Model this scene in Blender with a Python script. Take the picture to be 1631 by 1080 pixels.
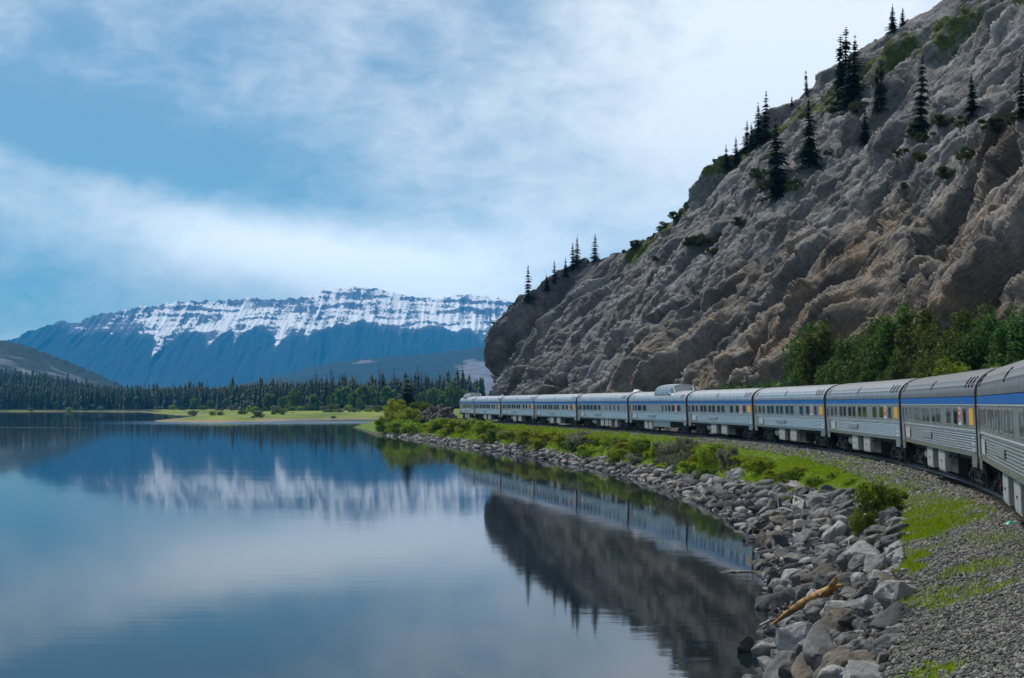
import bpy, bmesh, math, random
import numpy as np
from mathutils import Vector, Matrix

for o in list(bpy.data.objects):
    bpy.data.objects.remove(o, do_unlink=True)
scene = bpy.context.scene
COL = scene.collection
R = math.radians
rng = np.random.default_rng(7)
random.seed(7)

# ---------------------------------------------------------------- camera
CAM_H = 6.4            # camera above the lake (lake surface is z = 0)
F, CX, HY = 2700.0, 815.5, 643.0     # focal length, centre column and horizon row on a 1631 px wide frame
cam_d = bpy.data.cameras.new('camera')
cam = bpy.data.objects.new('camera', cam_d)
COL.objects.link(cam)
cam.location = (0, 0, CAM_H)
cam.rotation_euler = (R(90), 0, 0)
cam_d.sensor_width = 36
cam_d.lens = 36 * F / 1631
cam_d.shift_y = (HY - 540) / 1631
cam_d.clip_start = 0.2
cam_d.clip_end = 40000
scene.camera = cam

# ---------------------------------------------------------------- world, sun, exposure
SUN_EL, SUN_AZ = R(54), R(-46)      # azimuth measured from +Y, clockwise positive (east = +X)
world = bpy.data.worlds.new('World')
scene.world = world
world.use_nodes = True
world.cycles.sampling_method = 'MANUAL'
world.cycles.sample_map_resolution = 512
wn, wl = world.node_tree.nodes, world.node_tree.links
wn.clear()


def wnode(t, **kw):
    n = wn.new(t)
    for k, v in kw.items():
        setattr(n, k, v)
    return n


def wmath(op, a, b=None, c=None):
    n = wnode('ShaderNodeMath', operation=op)
    for i, v in enumerate((a, b, c)):
        if v is None:
            continue
        if isinstance(v, (int, float)):
            n.inputs[i].default_value = v
        else:
            wl.new(v, n.inputs[i])
    return n.outputs[0]


w_tc = wnode('ShaderNodeTexCoord')
w_sep = wnode('ShaderNodeSeparateXYZ')
wl.new(w_tc.outputs['Generated'], w_sep.inputs[0])
az = wmath('ARCTAN2', w_sep.outputs[0], w_sep.outputs[1])        # 0 straight ahead, + to the right
el = wmath('ARCSINE', w_sep.outputs[2])
w_cmb = wnode('ShaderNodeCombineXYZ')
wl.new(az, w_cmb.inputs[0])
wl.new(el, w_cmb.inputs[1])


def wnoise(scale, sx, sy, rot, detail, rough, off=(0, 0, 0), dist=0.0):
    m = wnode('ShaderNodeMapping')
    m.inputs['Scale'].default_value = (sx, sy, 1)
    m.inputs['Rotation'].default_value = (0, 0, rot)
    m.inputs['Location'].default_value = off
    wl.new(w_cmb.outputs[0], m.inputs[0])
    n = wnode('ShaderNodeTexNoise')
    n.inputs['Scale'].default_value = scale
    n.inputs['Detail'].default_value = detail
    n.inputs['Roughness'].default_value = rough
    n.inputs['Distortion'].default_value = dist
    wl.new(m.outputs[0], n.inputs['Vector'])
    return n.outputs[0]


def wblob(a0, e0, ra, re, rot=0.0, k=1.0):
    """soft elliptical cloud mass centred on a compass direction"""
    ca, sa = math.cos(rot), math.sin(rot)
    da, de = wmath('SUBTRACT', az, a0), wmath('SUBTRACT', el, e0)
    u = wmath('DIVIDE', wmath('ADD', wmath('MULTIPLY', da, ca), wmath('MULTIPLY', de, sa)), ra)
    v = wmath('DIVIDE', wmath('SUBTRACT', wmath('MULTIPLY', de, ca), wmath('MULTIPLY', da, sa)), re)
    d2 = wmath('ADD', wmath('MULTIPLY', u, u), wmath('MULTIPLY', v, v))
    return wmath('MULTIPLY', wmath('EXPONENT', wmath('MULTIPLY', d2, -1.0)), k)


def sky_dir(px, py):
    return math.atan((px - CX) / F), math.atan((HY - py) / F)


n_big = wnoise(5.0, 1.0, 1.9, R(18), 2, 0.5, (3.1, 0.4, 0))
n_fine = wnoise(16.0, 1.0, 1.8, R(8), 5, 0.6, (1.3, 5.2, 0), 0.4)
cloud = wmath('ADD', wmath('MULTIPLY', wmath('SUBTRACT', n_big, 0.5), 0.95), 0.29)
cloud = wmath('ADD', cloud, wmath('MULTIPLY', wmath('SUBTRACT', n_fine, 0.5), 0.80))
n_wisp = wnoise(46.0, 1.0, 1.7, R(10), 4, 0.6, (7.3, 2.2, 0), 0.5)
cloud = wmath('ADD', cloud, wmath('MULTIPLY', wmath('SUBTRACT', n_wisp, 0.5), 0.50))
bank = []
for (px, py, wpx, hpx, rot, k) in (
        (60, 215, 430, 66, -0.22, -0.55),       # deep blue gap on the left
        (430, 305, 260, 42, -0.16, -0.20),
        (112, 78, 46, 24, -0.2, -0.26),         # small dark cloud hole
        (40, 450, 190, 90, 0.0, -0.10),
        (500, 415, 300, 62, -0.14, 0.72),       # white bank over the mountains
        (150, 305, 220, 30, -0.25, 0.26),
        (780, 430, 210, 90, 0.1, 0.50),
        (1250, 150, 400, 260, 0.3, 0.75)):      # bright sheet over the cliff
    a0, e0 = sky_dir(px, py)
    wb_ = wblob(a0, e0, wpx / F, hpx / F, rot, k)
    cloud = wmath('ADD', cloud, wb_)
    if k > 0.4 and py > 300:
        bank.append(wb_)
# soft floor, so that thin places fade out instead of ending in an edge
cloud = wmath('MULTIPLY', wmath('ADD', cloud, wmath('SQRT', wmath('ADD', wmath('MULTIPLY', cloud, cloud), 0.006))), 0.5)
ramp = wnode('ShaderNodeValToRGB')
ramp.color_ramp.interpolation = 'B_SPLINE'
ramp.color_ramp.elements[0].position = 0.0
ramp.color_ramp.elements[0].color = (0, 0, 0, 1)
ramp.color_ramp.elements[1].position = 1.0
ramp.color_ramp.elements[1].color = (1, 1, 1, 1)
wl.new(cloud, ramp.inputs[0])

sky = wnode('ShaderNodeTexSky', sky_type='NISHITA')
sky.sun_disc = False
sky.sun_elevation = SUN_EL
sky.sun_rotation = SUN_AZ
sky.altitude = 1000
sky.air_density = 1.0
sky.dust_density = 0.4
sky.ozone_density = 3.0
tint = wnode('ShaderNodeMix', data_type='RGBA', blend_type='MULTIPLY')
tint.inputs[0].default_value = 1.0
wl.new(sky.outputs[0], tint.inputs[6])
tint.inputs[7].default_value = (0.0085, 0.051, 0.063, 1)     # Nishita at low strength, deep clear blue
mixs = wnode('ShaderNodeMix', data_type='RGBA')
wl.new(ramp.outputs[0], mixs.inputs[0])
wl.new(tint.outputs[2], mixs.inputs[6])
mixs.inputs[7].default_value = (1.05, 1.08, 1.09, 1)        # sunlit high cloud
bg = wnode('ShaderNodeBackground')
wl.new(wmath('ADD', wmath('MULTIPLY', wmath('ADD', bank[0], bank[1]), 0.22), 0.45), bg.inputs[1])   # the low cloud bank is the brightest, sunlit one
wl.new(mixs.outputs[2], bg.inputs[0])
wo = wnode('ShaderNodeOutputWorld')
wl.new(bg.outputs[0], wo.inputs[0])

sun_d = bpy.data.lights.new('sun', 'SUN')
sun_d.energy = 1.5
sun_d.angle = R(10)
sun_d.color = (1.0, 0.94, 0.84)
sun = bpy.data.objects.new('sun', sun_d)
COL.objects.link(sun)
sd = Vector((math.sin(SUN_AZ) * math.cos(SUN_EL), math.cos(SUN_AZ) * math.cos(SUN_EL), math.sin(SUN_EL)))
sun.rotation_euler = sd.to_track_quat('Z', 'Y').to_euler()

scene.render.engine = 'CYCLES'
scene.view_settings.view_transform = 'Standard'
scene.view_settings.look = 'None'
scene.view_settings.exposure = 1.4
scene.view_settings.gamma = 1.0
scene.cycles.use_denoising = True
scene.cycles.use_adaptive_sampling = True
scene.cycles.adaptive_threshold = 0.02
scene.cycles.max_bounces = 6
scene.cycles.diffuse_bounces = 2
scene.cycles.glossy_bounces = 3
scene.cycles.transmission_bounces = 2
scene.cycles.volume_bounces = 0
scene.cycles.caustics_reflective = False
scene.cycles.caustics_refractive = False
scene.cycles.sample_clamp_indirect = 4

# ================================================================ helpers
def tag(o, label=None, cat=None, group=None, kind=None):
    if label:
        o['label'] = label
    if cat:
        o['category'] = cat
    if group:
        o['group'] = group
    if kind:
        o['kind'] = kind
    return o


def link(name, me, parent=None, mat=None, loc=None):
    o = bpy.data.objects.new(name, me)
    COL.objects.link(o)
    if parent is not None:
        o.parent = parent
    if mat is not None and me is not None:
        if not me.materials:
            me.materials.append(mat)
        elif me.materials[0] != mat:
            o.material_slots[0].link = 'OBJECT'
            o.material_slots[0].material = mat
    if loc is not None:
        o.location = loc
    return o


def empty(name, loc=(0, 0, 0), rot=(0, 0, 0), parent=None):
    o = bpy.data.objects.new(name, None)
    COL.objects.link(o)
    o.location = loc
    o.rotation_euler = rot
    o.empty_display_size = 0.5
    if parent is not None:
        o.parent = parent
    return o


def np_mesh(name, v, f, smooth=False):
    """mesh from numpy vertices and one array of equal-sized faces"""
    v = np.asarray(v, dtype=np.float32)
    f = np.asarray(f, dtype=np.int32)
    me = bpy.data.meshes.new(name)
    k = f.shape[1]
    me.vertices.add(len(v))
    me.vertices.foreach_set('co', v.ravel())
    me.loops.add(f.size)
    me.loops.foreach_set('vertex_index', f.ravel())
    me.polygons.add(len(f))
    me.polygons.foreach_set('loop_start', np.arange(0, f.size, k, dtype=np.int32))
    me.polygons.foreach_set('loop_total', np.full(len(f), k, dtype=np.int32))
    if smooth:
        me.polygons.foreach_set('use_smooth', np.ones(len(f), dtype=bool))
    me.update(calc_edges=True)
    return me


def set_attr(me, name, vals):
    a = me.attributes.new(name, 'FLOAT', 'POINT')
    a.data.foreach_set('value', np.asarray(vals, dtype=np.float32).ravel())


def grid_faces(nu, nv):
    """quads of a grid whose vertex (i, j) has index i * nv + j"""
    i, j = np.meshgrid(np.arange(nu - 1), np.arange(nv - 1), indexing='ij')
    a = (i * nv + j).ravel()
    return np.stack([a, a + nv, a + nv + 1, a + 1], 1)


_perm = np.random.default_rng(11).permutation(256)
_perm = np.concatenate([_perm, _perm, _perm])
_g = np.random.default_rng(12).normal(size=(256, 3))
_g /= np.linalg.norm(_g, axis=1)[:, None]


def pnoise(p):
    p = np.asarray(p, dtype=np.float64)
    i = np.floor(p).astype(np.int64)
    f = p - i
    i &= 255
    w = f * f * f * (f * (f * 6 - 15) + 10)
    out = 0
    for dx in (0, 1):
        wx = w[:, 0] if dx else 1 - w[:, 0]
        hx = _perm[i[:, 0] + dx]
        for dy in (0, 1):
            wy = w[:, 1] if dy else 1 - w[:, 1]
            hy = _perm[hx + i[:, 1] + dy]
            for dz in (0, 1):
                wz = w[:, 2] if dz else 1 - w[:, 2]
                g = _g[_perm[hy + i[:, 2] + dz]]
                out = out + wx * wy * wz * ((f[:, 0] - dx) * g[:, 0] + (f[:, 1] - dy) * g[:, 1] + (f[:, 2] - dz) * g[:, 2])
    return out * 1.5


def fbm(p, octaves=4, gain=0.5, lac=2.03):
    s, a, t = 0, 1.0, 0
    for _ in range(octaves):
        s = s + a * pnoise(p)
        t += a
        a *= gain
        p = np.asarray(p) * lac + 17.3
    return s / t


def worley(p):
    """F1, F2 and two random numbers plus the offset vector of the nearest cell"""
    p = np.asarray(p, dtype=np.float64)
    i0 = np.floor(p).astype(np.int64)
    f1 = np.full(len(p), 9.0)
    f2 = np.full(len(p), 9.0)
    ra = np.zeros(len(p))
    rb = np.zeros(len(p))
    dv = np.zeros_like(p)
    for dx in (-1, 0, 1):
        for dy in (-1, 0, 1):
            for dz in (-1, 0, 1):
                c = i0 + (dx, dy, dz)
                h = _perm[_perm[_perm[c[:, 0] & 255] + (c[:, 1] & 255)] + (c[:, 2] & 255)]
                jx, jy, jz = _perm[h] / 255.0, _perm[h + 71] / 255.0, _perm[h + 139] / 255.0
                d = p - (c + np.stack([jx, jy, jz], 1))
                d2 = np.sqrt((d * d).sum(1))
                m = d2 < f1
                f2 = np.where(m, f1, np.minimum(f2, d2))
                f1 = np.where(m, d2, f1)
                ra = np.where(m, _perm[h + 23] / 255.0, ra)
                rb = np.where(m, _perm[h + 201] / 255.0, rb)
                dv = np.where(m[:, None], d, dv)
    return f1, f2, ra, rb, dv


def sstep(a, b, x):
    t = np.clip((np.asarray(x, dtype=float) - a) / (b - a), 0, 1)
    return t * t * (3 - 2 * t)


# ---------------------------------------------------------------- material helpers
class NT:
    def __init__(self, name):
        self.m = bpy.data.materials.new(name)
        self.m.use_nodes = True
        self.n, self.l = self.m.node_tree.nodes, self.m.node_tree.links
        self.b = self.n['Principled BSDF']
        self.tc = self.n.new('ShaderNodeTexCoord')

    def put(self, sock, v):
        if isinstance(v, (int, float)):
            sock.default_value = v
        elif isinstance(v, tuple):
            sock.default_value = v if len(v) == 4 or sock.type == 'VECTOR' else v + (1,)
        else:
            self.l.new(v, sock)

    def math(self, op, a, b=0.0, clamp=False):
        n = self.n.new('ShaderNodeMath')
        n.operation = op
        n.use_clamp = clamp
        self.put(n.inputs[0], a)
        self.put(n.inputs[1], b)
        return n.outputs[0]

    def orient(self, mp, stretch, rot):
        """turn first, then stretch, so that layers can lie at an angle"""
        mp.vector_type = 'TEXTURE'
        mp.inputs['Scale'].default_value = tuple(1 / q for q in stretch)
        mp.inputs['Rotation'].default_value = rot

    def noise(self, scale, detail=4, rough=0.55, stretch=(1, 1, 1), rot=(0, 0, 0), coord='Object', dist=0.0):
        mp = self.n.new('ShaderNodeMapping')
        self.orient(mp, stretch, rot)
        self.l.new(self.tc.outputs[coord], mp.inputs[0])
        n = self.n.new('ShaderNodeTexNoise')
        n.inputs['Scale'].default_value = scale
        n.inputs['Detail'].default_value = detail
        n.inputs['Roughness'].default_value = rough
        n.inputs['Distortion'].default_value = dist
        self.l.new(mp.outputs[0], n.inputs['Vector'])
        return n.outputs[0]

    def voronoi(self, scale, feature='F1', out=0, stretch=(1, 1, 1), rot=(0, 0, 0)):
        mp = self.n.new('ShaderNodeMapping')
        self.orient(mp, stretch, rot)
        self.l.new(self.tc.outputs['Object'], mp.inputs[0])
        n = self.n.new('ShaderNodeTexVoronoi')
        n.feature = feature
        n.inputs['Scale'].default_value = scale
        self.l.new(mp.outputs[0], n.inputs['Vector'])
        return n.outputs[out]

    def ramp(self, fac, stops, interp='LINEAR'):
        n = self.n.new('ShaderNodeValToRGB')
        n.color_ramp.interpolation = interp
        e = n.color_ramp.elements
        while len(e) < len(stops):
            e.new(0.5)
        for k, (p, c) in enumerate(stops):
            e[k].position = p
            e[k].color = (c if isinstance(c, tuple) else (c, c, c)) + (1,) if not (isinstance(c, tuple) and len(c) == 4) else c
        self.put(n.inputs[0], fac)
        return n.outputs[0]

    def mix(self, fac, a, b, blend='MIX'):
        n = self.n.new('ShaderNodeMix')
        n.data_type = 'RGBA'
        n.blend_type = blend
        self.put(n.inputs[0], fac)
        self.put(n.inputs[6], a)
        self.put(n.inputs[7], b)
        return n.outputs[2]

    def attr(self, name):
        n = self.n.new('ShaderNodeAttribute')
        n.attribute_name = name
        return n.outputs['Fac']

    def island(self):
        return self.n.new('ShaderNodeNewGeometry').outputs['Random Per Island']

    def objrand(self):
        return self.n.new('ShaderNodeObjectInfo').outputs['Random']

    def hsv(self, col, h=0.5, s=1.0, v=1.0):
        n = self.n.new('ShaderNodeHueSaturation')
        self.put(n.inputs['Hue'], h)
        self.put(n.inputs['Saturation'], s)
        self.put(n.inputs['Value'], v)
        self.put(n.inputs['Color'], col)
        return n.outputs[0]

    def rmap(self, x, lo, hi):
        n = self.n.new('ShaderNodeMapRange')
        self.put(n.inputs[0], x)
        n.inputs[3].default_value = lo
        n.inputs[4].default_value = hi
        return n.outputs[0]

    def bump(self, h, strength=0.5, dist=0.1, prev=None):
        n = self.n.new('ShaderNodeBump')
        n.inputs['Strength'].default_value = strength
        n.inputs['Distance'].default_value = dist
        self.l.new(h, n.inputs['Height'])
        if prev is not None:
            self.l.new(prev, n.inputs['Normal'])
        return n.outputs[0]

    def done(self, col=None, rough=None, metal=None, normal=None, spec=None):
        if col is not None:
            self.put(self.b.inputs['Base Color'], col)
        if rough is not None:
            self.put(self.b.inputs['Roughness'], rough)
        if metal is not None:
            self.put(self.b.inputs['Metallic'], metal)
        if spec is not None:
            self.b.inputs['Specular IOR Level'].default_value = spec
        if normal is not None:
            self.l.new(normal, self.b.inputs['Normal'])
        return self.m


def plain(name, col, rough=0.6, metal=0.0, var=0.25, scale=6.0, bump=0.0, spec=None):
    t = NT(name)
    n = t.noise(scale, 5, 0.6)
    c = t.mix(1.0, col, t.ramp(n, [(0.25, 1 - var), (0.75, 1.0)]), 'MULTIPLY')
    nb = t.bump(n, bump, 0.02) if bump else None
    return t.done(c, t.rmap(n, rough * 0.85, min(1, rough * 1.15)), metal, nb, spec)


def leafmat(name, dark, light, hue=0.02, rough=0.6, trans=0.35):
    t = NT(name)
    r = t.island()
    c = t.mix(r, dark, light)
    o = t.objrand()
    c = t.hsv(c, t.rmap(o, 0.5 - hue, 0.5 + hue), 1.0, t.rmap(o, 0.8, 1.15))
    t.done(c, rough, 0, None, 0.12)
    tr = t.n.new('ShaderNodeBsdfTranslucent')
    t.l.new(t.hsv(c, 0.485, 1.1, 1.25), tr.inputs[0])
    ms = t.n.new('ShaderNodeMixShader')
    ms.inputs[0].default_value = trans
    t.l.new(t.b.outputs[0], ms.inputs[1])
    t.l.new(tr.outputs[0], ms.inputs[2])
    t.l.new(ms.outputs[0], t.n['Material Output'].inputs['Surface'])
    return t.m


M = {}
# train
def steel(name, base, rough, metal, dirt=0.35, stretch=(0.15, 1, 1)):
    t = NT(name)
    st = t.noise(2.2, 5, 0.6, (0.9, 1, 0.25))
    ln = t.noise(9.0, 4, 0.6, (3.0, 1, 0.12))
    d = t.math('MULTIPLY', st, ln)
    c = t.mix(t.ramp(d, [(0.16, 0.0), (0.42, dirt)]), base, (0.20, 0.175, 0.15))
    o = t.objrand()
    c = t.hsv(c, 0.5, 1.0, t.rmap(o, 0.94, 1.04))
    nb = t.bump(t.noise(1.3, 3, 0.5, (0.6, 1, 1)), 0.03, 0.05)
    return t.done(c, t.rmap(st, rough * 0.75, rough * 1.3), metal, nb)


M['steel'] = steel('brushed_steel', (0.62, 0.615, 0.60), 0.23, 0.84)
M['band'] = steel('satin_steel', (0.55, 0.545, 0.53), 0.28, 0.75)
M['roof'] = steel('weathered_roof_steel', (0.56, 0.56, 0.565), 0.32, 0.8, 0.85)
M['roof_soot_reflection'] = steel('sooty_roof_painted_reflection', (0.25, 0.24, 0.235), 0.34, 0.7, 0.9)  # soot, with dark mirrored surroundings painted into the tone
M['roof_mid_reflection'] = steel('stained_roof_painted_reflection', (0.40, 0.395, 0.39), 0.33, 0.75, 0.9)  # milder step: stains and some dark reflection painted in
t = NT('blue_stripe_paint')
streak = t.noise(5.0, 5, 0.7, (4.0, 1, 0.15))
c = t.mix(t.ramp(streak, [(0.42, 0.0), (0.72, 0.55)]), (0.003, 0.095, 0.36), (0.05, 0.19, 0.42))
M['blue'] = t.done(c, 0.5, 0.0, None, 0.18)
M['white_line'] = plain('pale_moulding_metal', (0.72, 0.74, 0.75), 0.35, 0.4)
t = NT('tinted_window_glass')
M['glass'] = t.done(t.mix(t.objrand(), (0.010, 0.014, 0.014), (0.025, 0.036, 0.034)), 0.05, 0.0, None, 0.22)
t = NT('dome_glass')
M['dome_glass'] = t.done((0.16, 0.19, 0.21), 0.08, 0.25, None, 0.8)
M['gasket'] = plain('window_frame_metal', (0.36, 0.37, 0.38), 0.4, 0.6)
M['black'] = plain('black_rubber', (0.018, 0.016, 0.015), 0.7)
M['brownframe'] = plain('end_frame_grime', (0.055, 0.045, 0.038), 0.7)
M['under'] = plain('underframe_grime', (0.030, 0.027, 0.025), 0.75, 0.0, 0.5, 5)
M['wheel'] = plain('wheel_steel', (0.045, 0.038, 0.034), 0.55, 0.3, 0.4)
M['boxlight'] = plain('equipment_box_grey', (0.42, 0.44, 0.43), 0.55, 0.1, 0.4, 3)
M['yellow'] = plain('yellow_panel', (0.75, 0.38, 0.03), 0.45, 0, 0.15)
M['red'] = plain('red_sticker', (0.62, 0.03, 0.03), 0.45, 0, 0.1)
M['white'] = plain('white_paint', (0.80, 0.80, 0.79), 0.45, 0, 0.12)
M['plate'] = plain('name_plate_metal', (0.44, 0.46, 0.47), 0.35, 0.6)
M['rail'] = plain('rail_steel', (0.06, 0.045, 0.038), 0.45, 0.5, 0.3)
M['tie'] = plain('weathered_tie', (0.075, 0.055, 0.042), 0.85, 0, 0.5, 9)
# ground
t = NT('ballast_and_bank')
gr = t.attr('grass')
mud = t.attr('mud')
v1 = t.voronoi(14.0, 'F1', 1)
stone = t.ramp(v1, [(0.0, (0.04, 0.042, 0.042)), (0.45, (0.09, 0.093, 0.09)), (1.0, (0.19, 0.187, 0.175))])
stone = t.mix(t.ramp(t.noise(0.6, 4), [(0.52, 0.0), (0.75, 0.5)]), stone, (0.15, 0.10, 0.07))
gcol = t.ramp(t.noise(1.5, 6, 0.65), [(0.3, (0.05, 0.085, 0.010)), (0.55, (0.11, 0.18, 0.018)), (0.75, (0.17, 0.22, 0.03))])
soil = t.ramp(t.noise(3.0, 5), [(0.3, (0.045, 0.038, 0.03)), (0.7, (0.11, 0.095, 0.075))])
c = t.mix(mud, stone, soil)
gf = t.math('ADD', gr, t.math('MULTIPLY', t.math('SUBTRACT', t.noise(2.2, 5, 0.7), 0.5), 0.9))
c = t.mix(t.ramp(gf, [(0.42, 0.0), (0.60, 1.0)]), c, gcol)
d1 = t.voronoi(14.0, 'F1', 0)
M['bank'] = t.done(c, 0.9, 0, t.bump(d1, 0.9, 0.06), 0.2)

t = NT('meadow_and_shore')
sand = t.attr('sand')
n1 = t.noise(0.02, 6, 0.65, (1, 0.35, 1))
meadow = t.ramp(n1, [(0.30, (0.045, 0.075, 0.016)), (0.46, (0.12, 0.165, 0.03)), (0.62, (0.22, 0.25, 0.05)), (0.8, (0.09, 0.13, 0.025))])
scol = t.ramp(t.noise(0.15, 5), [(0.3, (0.15, 0.11, 0.08)), (0.7, (0.30, 0.23, 0.175))])
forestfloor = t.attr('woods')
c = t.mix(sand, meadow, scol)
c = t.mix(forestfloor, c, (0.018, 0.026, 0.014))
M['meadow'] = t.done(c, 0.9, 0, None, 0.1)

# cliff
t = NT('cliff_limestone')
warm = t.attr('warm')
veg = t.attr('veg')
hue = t.attr('tone')
n1 = t.noise(0.22, 7, 0.62, (1, 1, 1), (0, 0, 0), 'Object', 0.4)
n2 = t.noise(1.6, 8, 0.7, (1, 1, 1))
BED = (R(-17.5), R(-43.8), 0)          # bedding dips to the left, slabs rise to the right
st = t.noise(0.75, 7, 0.65, (0.30, 0.35, 2.2), BED)
grey = t.ramp(n1, [(0.28, (0.082, 0.081, 0.083)), (0.5, (0.178, 0.175, 0.176)), (0.72, (0.305, 0.300, 0.297))])
brown = t.ramp(n1, [(0.25, (0.065, 0.054, 0.046)), (0.48, (0.135, 0.108, 0.084)), (0.64, (0.26, 0.182, 0.108)), (0.8, (0.19, 0.17, 0.15))])
wf = t.math('ADD', warm, t.math('MULTIPLY', t.math('SUBTRACT', t.noise(0.11, 5, 0.6, (1, 1, 1), (0, 0.7, 0)), 0.5), 1.6))
c = t.mix(t.ramp(wf, [(0.50, 0.0), (1.0, 0.9)]), grey, brown)
c = t.mix(1.0, c, t.ramp(hue, [(0.0, 0.62), (0.5, 0.95), (1.0, 1.22)]), 'MULTIPLY')
c = t.mix(1.0, c, t.ramp(n2, [(0.25, 0.62), (0.55, 1.0), (0.8, 1.25)]), 'MULTIPLY')
c = t.mix(t.ramp(st, [(0.60, 0.0), (0.74, 0.35)]), c, (0.33, 0.32, 0.31))
c = t.mix(1.0, c, t.ramp(t.noise(4.2, 6, 0.75), [(0.30, 0.66), (0.52, 1.0), (0.75, 1.28)]), 'MULTIPLY')
var = t.noise(0.32, 6, 0.65, (1, 1, 0.3))             # dark weathering streaks down the face
c = t.mix(t.ramp(var, [(0.54, 0.0), (0.68, 0.55)]), c, (0.055, 0.053, 0.055))
green = t.ramp(t.noise(1.1, 6, 0.7), [(0.3, (0.028, 0.040, 0.010)), (0.6, (0.075, 0.10, 0.022)), (0.8, (0.14, 0.15, 0.045))])
vf = t.math('ADD', veg, t.math('MULTIPLY', t.math('SUBTRACT', t.noise(0.5, 6, 0.7), 0.5), 0.9))
c = t.mix(t.ramp(vf, [(0.48, 0.0), (0.62, 1.0)]), c, green)
cr1 = t.ramp(t.voronoi(0.42, 'DISTANCE_TO_EDGE', 0, (0.45, 0.6, 1.7), BED), [(0.0, 0.0), (0.09, 1.0)])
cr2 = t.ramp(t.voronoi(1.25, 'DISTANCE_TO_EDGE', 0, (0.5, 0.6, 1.9), BED), [(0.0, 0.0), (0.10, 1.0)])
n3 = t.noise(5.5, 6, 0.7)
hgt = t.math('ADD', t.math('MULTIPLY', st, 0.40), t.math('ADD', t.math('MULTIPLY', n2, 0.35), t.math('MULTIPLY', n3, 0.22)))
hgt = t.math('ADD', hgt, t.math('ADD', t.math('MULTIPLY', cr1, 0.18), t.math('MULTIPLY', cr2, 0.10)))
M['cliff'] = t.done(c, 0.9, 0, t.bump(hgt, 0.7, 0.55), 0.25)

def wet(t, c):
    """stone soaked by the lake just above the water: darker and glossier"""
    sp = t.n.new('ShaderNodeSeparateXYZ')
    t.l.new(t.n.new('ShaderNodeNewGeometry').outputs['Position'], sp.inputs[0])
    k = t.ramp(t.math('ADD', sp.outputs[2], t.math('MULTIPLY', t.noise(2.5, 3), 0.25)), [(0.20, 1.0), (0.36, 0.0)])
    return t.mix(t.math('MULTIPLY', k, 0.62), c, (0.022, 0.020, 0.016)), t.math('SUBTRACT', 0.85, t.math('MULTIPLY', k, 0.5))


def rockmat(name, lo, hi, brown):
    t = NT(name)
    o = t.objrand()
    n1 = t.noise(1.6, 7, 0.65, (1, 1, 1), (0, 0, 0), 'Object', 0.3)
    ban = t.noise(2.0, 6, 0.65, (0.5, 0.6, 5.0), (0.4, 0.5, 0))
    c = t.ramp(n1, [(0.25, lo), (0.75, hi)])
    c = t.mix(t.ramp(ban, [(0.52, 0.0), (0.70, 0.45)]), c, tuple(min(0.5, x * 1.5) for x in hi))
    c = t.mix(t.math('MULTIPLY', t.ramp(t.noise(0.9, 4), [(0.5, 0.0), (0.7, 0.7)]), o), c, brown)
    c = t.hsv(c, 0.5, 1.0, t.rmap(o, 0.8, 1.2))
    c, rg_ = wet(t, c)
    h = t.math('ADD', t.math('MULTIPLY', ban, 0.7), t.noise(9.0, 6, 0.7))
    return t.done(c, rg_, 0, t.bump(h, 0.9, 0.07), 0.3)


M['boulder'] = rockmat('grey_riprap_limestone', (0.068, 0.067, 0.068), (0.20, 0.197, 0.195), (0.18, 0.14, 0.10))
M['boulder_pale'] = rockmat('pale_riprap_limestone', (0.15, 0.15, 0.152), (0.36, 0.355, 0.35), (0.28, 0.22, 0.16))
M['boulder_dark'] = rockmat('dark_riprap_rock', (0.035, 0.036, 0.040), (0.105, 0.107, 0.112), (0.09, 0.07, 0.05))
M['boulder_brown'] = rockmat('brown_riprap_rock', (0.075, 0.062, 0.050), (0.19, 0.162, 0.135), (0.17, 0.12, 0.08))
t = NT('riprap_mass_stone')
r = t.island()
c = t.ramp(r, [(0.0, (0.035, 0.035, 0.04)), (0.5, (0.12, 0.12, 0.125)), (0.85, (0.27, 0.27, 0.27)), (1.0, (0.20, 0.155, 0.11))])
nn = t.noise(5.0, 6, 0.65)
c = t.mix(1.0, c, t.ramp(nn, [(0.3, 0.65), (0.7, 1.1)]), 'MULTIPLY')
c, rg_ = wet(t, c)
M['rubble'] = t.done(c, rg_, 0, t.bump(nn, 0.5, 0.05), 0.3)
t = NT('ballast_stone')
r = t.island()
c = t.ramp(r, [(0.0, (0.025, 0.028, 0.028)), (0.35, (0.075, 0.078, 0.075)), (0.7, (0.135, 0.135, 0.125)), (0.93, (0.26, 0.255, 0.235)), (1.0, (0.16, 0.10, 0.07))])
M['gravel'] = t.done(c, 0.85, 0, None, 0.3)
M['outcrop'] = rockmat('dark_outcrop_rock', (0.03, 0.028, 0.029), (0.13, 0.122, 0.12), (0.09, 0.065, 0.055))
# foliage
M['spruce'] = leafmat('spruce_needles', (0.012, 0.022, 0.010), (0.048, 0.070, 0.028), 0.025, 0.6, 0.15)
M['pine'] = leafmat('forest_needles', (0.009, 0.017, 0.008), (0.036, 0.052, 0.018), 0.02, 0.6, 0.12)
M['aspen'] = leafmat('aspen_leaves', (0.07, 0.115, 0.022), (0.18, 0.25, 0.055), 0.03)
M['broad'] = leafmat('broad_leaves', (0.024, 0.058, 0.014), (0.115, 0.185, 0.048), 0.04)
M['lime'] = leafmat('lime_leaves', (0.09, 0.15, 0.015), (0.22, 0.30, 0.05), 0.01)
M['shrub'] = leafmat('shrub_leaves', (0.09, 0.145, 0.014), (0.32, 0.40, 0.06), 0.03, 0.6, 0.45)
M['greyshrub'] = leafmat('grey_willow_leaves', (0.12, 0.13, 0.085), (0.28, 0.29, 0.20), 0.02)
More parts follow.
